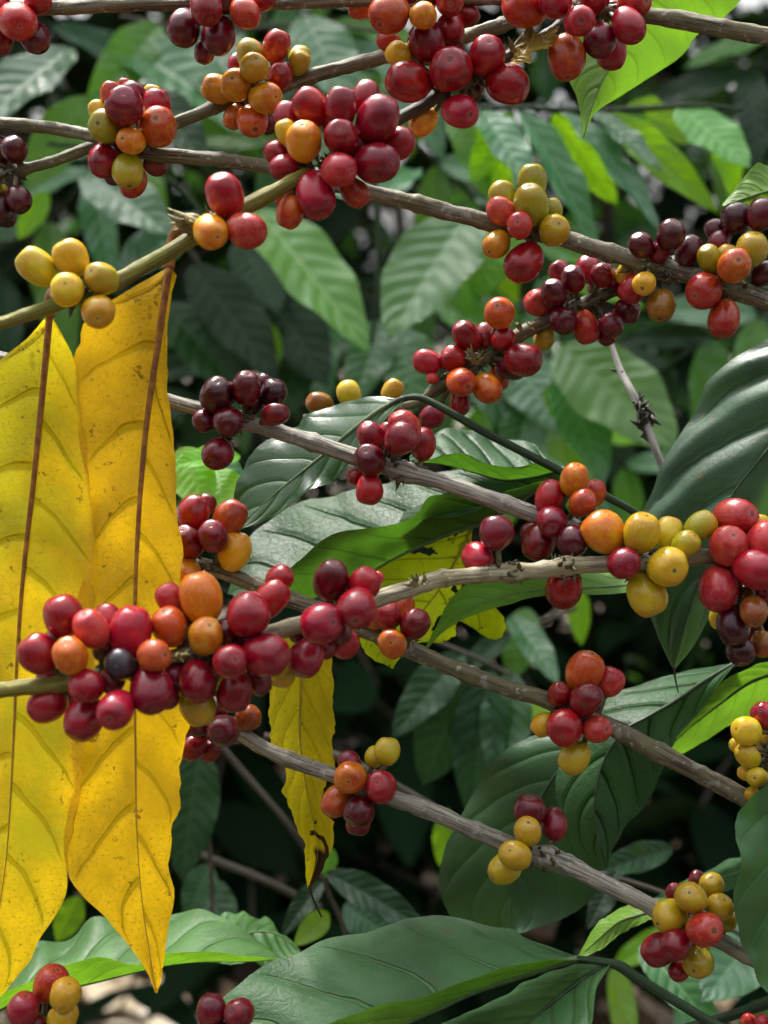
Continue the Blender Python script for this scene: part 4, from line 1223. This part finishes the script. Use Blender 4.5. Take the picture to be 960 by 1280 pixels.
back_shoot('blurred teal leaves along the top edge behind the first two clusters',
    [(150, 20, 3, .95), (260, 40, 3, .95), (380, 30, 3, .95), (480, 40, 3, .95)], [
        (380, 20, .95, 440, 130, .9, .5, 'teal', 0, 0, .8), (200, 30, .95, 110, 130, .9, .40, 'green', 1, .3, .2),
        (260, 30, .96, 300, 150, .9, .45, 'teal', 2, 0, .8), (420, 40, .96, 360, 130, .9, .5, 'deep', 0, 0, .5),
        (480, 60, .96, 560, 180, .92, .4, 'teal', 1, 0, .7), (480, 90, .96, 450, 200, .92, .4, 'green', 1, 0, .2), (190, 90, .98, 60, 20, .95, .4, 'deep', 0, 0, .6)], 'dark')

# more shoots, deeper in the bush: leaves in opposite pairs along a drooping twig
def auto_shoot(label, x0, y0, x1, y1, d0, d1, npair, size, kinds, seed, droop=.55):
    r = np.random.default_rng(seed)
    lv = []
    for q in range(npair):
        t = (q + .6) / npair
        bx, by, bd = x0 + (x1 - x0) * t, y0 + (y1 - y0) * t + 40 * t * t, d0 + (d1 - d0) * t
        ux, uy = x1 - x0, y1 - y0
        l_ = math.hypot(ux, uy); ux /= l_; uy /= l_
        for sg in (-1, 1):
            L = size * r.uniform(.8, 1.2)
            dx, dy = ux * .55 - sg * uy * .9, uy * .55 + sg * ux * .9 + droop
            n_ = math.hypot(dx, dy)
            lv.append((bx, by, bd, bx + dx / n_ * L, by + dy / n_ * L, bd - r.uniform(-.02, .06), r.uniform(.27, .40), kinds[r.integers(0, len(kinds))], int(r.integers(0, 4)), r.uniform(-.3, .3), r.uniform(.1, 1.0)))
    return back_shoot(label, [(x0, y0, 3, d0), ((x0 + x1) / 2, (y0 + y1) / 2 + 10, 3, (d0 + d1) / 2), (x1, y1 + 40, 2.5, d1)], lv, 'twig')


auto_shoot('blurred leafy twig in the far upper left corner above the first yellow cherries', 210, 130, -20, 330, 1.0, 1.1, 4, 150, ['teal', 'deep', 'green'], 1)
auto_shoot('blurred leafy twig behind the big red cluster at upper middle', 560, 60, 330, 150, 1.0, 1.0, 4, 140, ['teal', 'green', 'deep'], 2)
auto_shoot('blurred leafy twig with bright leaves right of the veined leaf pair', 520, 180, 700, 330, .95, 1.0, 4, 140, ['green', 'fresh', 'teal'], 3)
auto_shoot('blurred leafy twig below the long thick branch at right', 980, 380, 760, 470, 1.0, 1.1, 4, 120, ['teal', 'deep', 'green'], 4)
auto_shoot('blurred leafy twig behind the knobbly branch', 520, 340, 660, 560, 1.02, 1.0, 4, 140, ['teal', 'green', 'teal'], 5)
auto_shoot('blurred leafy twig at the top right corner beside the bright hanging leaf', 1000, 20, 880, 130, 1.1, 1.1, 3, 120, ['deep', 'green', 'deep'], 6)
auto_shoot('blurred leafy twig right of the large yellow leaves above the grey branch', 420, 330, 230, 480, 1.05, 1.05, 4, 150, ['deep', 'deep', 'teal'], 7)
auto_shoot('blurred leafy twig at lower right beneath the lowest branch', 720, 1190, 960, 1270, .8, .85, 3, 110, ['green', 'teal', 'fresh'], 9, .2)
auto_shoot('blurred leafy twig with bright leaves under the long thick branch, right of centre', 660, 500, 800, 560, .98, 1.0, 3, 110, ['fresh', 'green', 'teal'], 10)
auto_shoot('blurred leafy twig along the top between second and third clusters', 330, -20, 480, 60, 1.05, 1.0, 3, 150, ['teal', 'green', 'teal'], 11)

# thin bare twigs in the dark gap
def bare_twig(label, path, bark='dark'):
    return make_shoot('bare_twig', label, 'twig', path, bark, 'thin bare twigs in the shade')


bare_twig('thin bare twig in the dark gap between the two yellow leaves, upper one', [(250, 900, 3, .72), (300, 960, 4, .72), (360, 1030, 4, .72), (410, 1100, 4, .74)])
bare_twig('thin bare twig in the dark gap between the two yellow leaves, lower one', [(210, 1050, 4, .75), (260, 1072, 5, .75), (330, 1100, 5, .75), (400, 1135, 5, .76)])
bare_twig('thin grey twig behind the yellow and red cherries of the lowest branch', [(330, 920, 5, .62), (420, 945, 6, .62), (480, 975, 6, .62), (560, 1020, 6, .63), (620, 1050, 5, .64)])


# ------------------------------------------------------------------ coffee bushes further back
def bush(x, y, h, label, kind, seed, spread=.55, nlat=26, lf=.15, low=.5):
    r = np.random.default_rng(seed)
    root = empty('coffee_bush', (x, y, 0), label, 'bush', 'coffee bushes in the background')
    n = 24
    tz = np.linspace(0, h, n)
    tp = np.stack([vnoise(tz * 2, seed) * .04, vnoise(tz * 2 + 9, seed + 1) * .04, tz], 1)
    v, f, u = tube_geo(tp, np.linspace(.028, .008, n), 9, .1, seed)
    mesh_obj('trunk', v, f, BARK['dark'], root, uvs=u)
    V, F, Uv = [], [], []
    gl = Geo()
    for k in range(nlat):
        z0 = low + (h - low) * (k + r.uniform(0, 1)) / nlat
        az = k * 2.4 + r.uniform(-.4, .4)
        L = spread * (1.0 - .45 * (z0 / h) ** 2) * r.uniform(.75, 1.15)
        base = np.array([np.interp(z0, tz, tp[:, 0]), np.interp(z0, tz, tp[:, 1]), z0])
        d = np.array([math.cos(az), math.sin(az), 0])
        pl = np.array([base + d * L * q + np.array([0, 0, L * (.25 * q - .55 * q * q)]) for q in np.linspace(0, 1, 9)])
        gl.add(tube_geo(pl, np.linspace(.006, .002, 9), 6, 0, 0))
        npair = int(L / .065)
        sd = np.array([-d[1], d[0], 0])
        for q in range(npair):
            t = (q + .8) / npair
            b = np.array([np.interp(t, np.linspace(0, 1, 9), pl[:, c]) for c in range(3)])
            for sg in (-1, 1):
                if r.random() < .12: continue
                dr = sd * sg * r.uniform(.6, 1.1) + d * r.uniform(.2, .8) + np.array([0, 0, r.uniform(-.9, .15)])
                dr /= np.linalg.norm(dr)
                nr = np.array([0, 0, 1.0]) + r.normal(size=3) * .35
                M_ = np.array(leaf_matrix(b, b + dr * lf * r.uniform(.7, 1.15), 1.0, nr))
                vv, ff, uu = ULOW[r.integers(0, 3)]
                base_i = len(V)
                w_ = vv @ M_[:3, :3].T + M_[:3, 3]
                V.extend(w_.tolist())
                F.extend([tuple(i + base_i for i in f_) for f_ in ff])
                Uv.extend(uu)
    mesh_obj('lateral_branches', gl.v, gl.f, BARK['dark'], root, uvs=gl.u)
    mesh_obj('foliage', V, F, BM[kind], root, uvs=Uv)
    return root


def low_leaf(seed, droop, fold, wr=.42):
    n, m = 7, 2
    t = np.linspace(0, 1, n)
    wd = wr * .5 * np.sin(PI * (t * .96 + .02) ** .85) ** .8
    vs, us = [], []
    for i in range(n):
        for s in (-1, -.5, 0, .5, 1):
            vs.append((s * wd[i], t[i], -droop * t[i] ** 2 + fold * abs(s) * wd[i] + .012 * math.sin(t[i] * 25 + seed + s)))
            us.append(((s + 1) / 2, t[i]))
    fs = [(i * 5 + j, i * 5 + j + 1, (i + 1) * 5 + j + 1, (i + 1) * 5 + j) for i in range(n - 1) for j in range(4)]
    return np.array(vs), fs, us


ULOW = [low_leaf(0, .15, .3), low_leaf(2, .28, .35), low_leaf(5, .05, .2, .46)]

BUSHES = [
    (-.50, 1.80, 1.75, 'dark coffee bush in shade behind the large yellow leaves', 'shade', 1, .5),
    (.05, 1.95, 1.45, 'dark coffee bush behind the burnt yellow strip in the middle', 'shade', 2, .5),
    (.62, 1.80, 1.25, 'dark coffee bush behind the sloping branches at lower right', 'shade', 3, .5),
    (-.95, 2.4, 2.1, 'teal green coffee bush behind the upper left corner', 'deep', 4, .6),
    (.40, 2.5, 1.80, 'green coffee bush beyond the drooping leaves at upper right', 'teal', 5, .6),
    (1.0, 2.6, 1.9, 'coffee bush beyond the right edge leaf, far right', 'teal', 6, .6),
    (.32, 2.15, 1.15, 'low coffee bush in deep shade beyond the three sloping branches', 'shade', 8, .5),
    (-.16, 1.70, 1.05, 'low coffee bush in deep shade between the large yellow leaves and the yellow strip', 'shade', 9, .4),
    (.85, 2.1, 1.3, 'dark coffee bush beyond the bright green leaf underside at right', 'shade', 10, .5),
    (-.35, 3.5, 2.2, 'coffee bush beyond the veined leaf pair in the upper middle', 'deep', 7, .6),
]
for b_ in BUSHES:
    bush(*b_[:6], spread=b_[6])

# far foliage as one mass, with unseen light-blocking leaves added
def far_and_blocking_foliage():
    r = np.random.default_rng(77)
    V, F, Uv = [], [], []
    for k in range(6800):
        x = r.uniform(-2.8, 2.8)
        y = r.uniform(4.2, 5.6)
        top = 2.7 + .35 * math.sin(x * 2.1 + 1) + .25 * math.sin(x * 5.3) - (.25 if x > .5 else 0)
        z = r.uniform(.15, 1.0) ** .8 * top
        az = r.uniform(0, 6.28)
        dr = np.array([math.cos(az), math.sin(az), r.uniform(-.9, .3)])
        dr /= np.linalg.norm(dr)
        b = np.array([x, y, z])
        nr = np.array([0, 0, 1.0]) + r.normal(size=3) * .5
        M_ = np.array(leaf_matrix(b, b + dr * r.uniform(.12, .22), 1.0, nr))
        vv, ff, uu = ULOW[r.integers(0, 3)]
        i0 = len(V)
        V.extend((vv @ M_[:3, :3].T + M_[:3, 3]).tolist())
        F.extend([tuple(i + i0 for i in f_) for f_ in ff])
        Uv.extend(uu)
    for k in range(8500):                      # canopy added above the frame, unseen, to shade the background
        y = r.uniform(1.35, 5.0)
        x = r.uniform(-3.2, 3.2)
        if math.sin(x * 4.3 + 1) * math.sin(y * 3.7) > .80: continue
        if -1.3 < x < .1 and 3.45 < y < 4.35: continue  # gap left in the added canopy so sun reaches the ground
        z = 2.30 + .13 * (y - 1.9) + r.uniform(0, .35) + .15 * math.sin(x * 3 + y * 2)
        az = r.uniform(0, 6.28)
        dr = np.array([math.cos(az), math.sin(az), r.uniform(-.8, .2)])
        dr /= np.linalg.norm(dr)
        b = np.array([x, y, z])
        M_ = np.array(leaf_matrix(b, b + dr * r.uniform(.14, .26), 1.0, np.array([0, 0, 1.0]) + r.normal(size=3) * .5))
        vv, ff, uu = ULOW[r.integers(0, 3)]
        i0 = len(V)
        V.extend((vv @ M_[:3, :3].T + M_[:3, 3]).tolist())
        F.extend([tuple(i + i0 for i in f_) for f_ in ff])
        Uv.extend(uu)
    for k in range(2600):                      # unseen leaves added behind the camera to cut front fill
        x, y, z = r.uniform(-3, 3), r.uniform(-2.4, -1.5), r.uniform(.1, 2.1)
        az = r.uniform(0, 6.28)
        dr = np.array([math.cos(az), math.sin(az), r.uniform(-.9, .3)])
        dr /= np.linalg.norm(dr)
        b = np.array([x, y, z])
        M_ = np.array(leaf_matrix(b, b + dr * r.uniform(.14, .24), 1.0, np.array([0, 0, 1.0]) + r.normal(size=3) * .5))
        vv, ff, uu = ULOW[r.integers(0, 3)]
        i0 = len(V)
        V.extend((vv @ M_[:3, :3].T + M_[:3, 3]).tolist())
        F.extend([tuple(i + i0 for i in f_) for f_ in ff])
        Uv.extend(uu)
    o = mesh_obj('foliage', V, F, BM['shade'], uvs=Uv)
    tag(o, 'dark mass of coffee foliage far behind, plus unseen leaves added overhead and behind the camera to block light', 'foliage', None, 'stuff')


far_and_blocking_foliage()

# ------------------------------------------------------------------ ground and leaf litter
gm = N('soil')
ob = gm.n('ShaderNodeTexCoord').outputs['Object']
nz = gm.noise(ob, 6, 6, .65)
nz2 = gm.noise(ob, 45, 4, .6)
cl = gm.mix(gm.step(nz, .35, .7), (.035, .024, .016), (.13, .095, .065))
cl = gm.mix(gm.step(nz2, .5, .7, 0, .6), cl, (.20, .16, .11))
gb = gm.n('ShaderNodeBsdfPrincipled')
gm.put(gb.inputs['Base Color'], cl)
gb.inputs['Roughness'].default_value = .85
gm.put(gb.inputs['Normal'], gm.bump(gm.math('ADD', nz, nz2), .8, .02))
GMAT = gm.out(gb.outputs[0])
k = 60
xs = np.linspace(-1, 1, k)
xs = np.sign(xs) * np.abs(xs) ** 2.2 * 60
gv = [(x, y, .03 * vnoise(x * 3 + 100, 1) * vnoise(y * 3 + 100, 2) if abs(x) < 8 and abs(y) < 8 else 0) for y in xs for x in xs]
gf = [(i * k + j, i * k + j + 1, (i + 1) * k + j + 1, (i + 1) * k + j) for i in range(k - 1) for j in range(k - 1)]
o = mesh_obj('ground', gv, gf, GMAT)
tag(o, 'bare brown soil under the coffee bushes', 'ground', None, 'structure')

lm = N('dry_leaf')
geo = lm.n('ShaderNodeNewGeometry')
rp = lm.n('ShaderNodeValToRGB')
lm.link(geo.outputs['Random Per Island'], rp.inputs[0])
e = rp.color_ramp.elements
e[0].position, e[0].color = 0, (.10, .06, .035, 1)
e[1].position, e[1].color = 1, (.58, .50, .36, 1)
q = e.new(.45); q.color = (.22, .14, .08, 1)
q = e.new(.75); q.color = (.38, .29, .18, 1)
lb = lm.n('ShaderNodeBsdfPrincipled')
lm.link(rp.outputs[0], lb.inputs['Base Color'])
lb.inputs['Roughness'].default_value = .45
LMAT = lm.out(lb.outputs[0])
r = np.random.default_rng(8)
V, F, Uv = [], [], []
for k in range(2600):
    x, y = r.uniform(-1.6, 1.6), r.uniform(1.2, 4.2)
    az = r.uniform(0, 6.28)
    b = np.array([x, y, .02 + r.uniform(0, .03)])
    dr = np.array([math.cos(az), math.sin(az), r.uniform(-.1, .25)])
    dr /= np.linalg.norm(dr)
    M_ = np.array(leaf_matrix(b, b + dr * r.uniform(.07, .15), 1.0, np.array([0, 0, 1.0]) + r.normal(size=3) * .3))
    vv, ff, uu = ULOW[r.integers(0, 3)]
    i0 = len(V)
    V.extend((vv @ M_[:3, :3].T + M_[:3, 3]).tolist())
    F.extend([tuple(i + i0 for i in f_) for f_ in ff])
    Uv.extend(uu)
o = mesh_obj('leaf_litter', V, F, LMAT, uvs=Uv)
tag(o, 'dry brown fallen leaves covering the soil', 'leaf litter', None, 'stuff')

# ------------------------------------------------------------------ light
SUN_EL, SUN_AZ = math.radians(58), math.radians(-25)       # azimuth from +Y towards +X
wd = bpy.data.worlds.new('World')
SC.world = wd
wd.use_nodes = True
nt = wd.node_tree
nt.nodes.clear()
sky = nt.nodes.new('ShaderNodeTexSky')
sky.sky_type = 'NISHITA'
sky.sun_disc = False
sky.sun_elevation = SUN_EL
sky.sun_rotation = SUN_AZ
sky.dust_density = 5
sky.air_density = 1.0
hs = nt.nodes.new('ShaderNodeHueSaturation')
hs.inputs['Saturation'].default_value = .12
bgn = nt.nodes.new('ShaderNodeBackground')
bgn.inputs['Strength'].default_value = .115
wo = nt.nodes.new('ShaderNodeOutputWorld')
nt.links.new(sky.outputs[0], hs.inputs['Color'])
# an overcast sky: brighter overhead than near the horizon
tcw = nt.nodes.new('ShaderNodeTexCoord')
sx = nt.nodes.new('ShaderNodeSeparateXYZ')
nt.links.new(tcw.outputs['Generated'], sx.inputs[0])
gr = nt.nodes.new('ShaderNodeMapRange')
for i_, v_ in enumerate((0.0, 1.0, .25, 2.2)): gr.inputs[i_ + 1].default_value = v_
nt.links.new(sx.outputs[2], gr.inputs[0])
vm = nt.nodes.new('ShaderNodeVectorMath'); vm.operation = 'SCALE'
nt.links.new(hs.outputs[0], vm.inputs[0])
nt.links.new(gr.outputs[0], vm.inputs['Scale'])
nt.links.new(vm.outputs[0], bgn.inputs['Color'])
nt.links.new(bgn.outputs[0], wo.inputs[0])
sd = bpy.data.lights.new('sun', 'SUN')
sd.energy = 3.3
sd.angle = math.radians(8)
sd.color = (1, .95, .87)
so = bpy.data.objects.new('sun', sd)
COL.objects.link(so)
S = Vector((math.sin(SUN_AZ) * math.cos(SUN_EL), math.cos(SUN_AZ) * math.cos(SUN_EL), math.sin(SUN_EL)))
so.rotation_euler = S.to_track_quat('Z', 'Y').to_euler()
so.location = S * 10

vs = SC.view_settings
vs.view_transform = 'Standard'
vs.look = 'None'
vs.exposure = 1.45
vs.gamma = 1.0
vs.use_curve_mapping = False
SC.cycles.use_denoising = True
SC.cycles.max_bounces = 8
SC.cycles.transparent_max_bounces = 4
SC.cycles.sample_clamp_indirect = 8
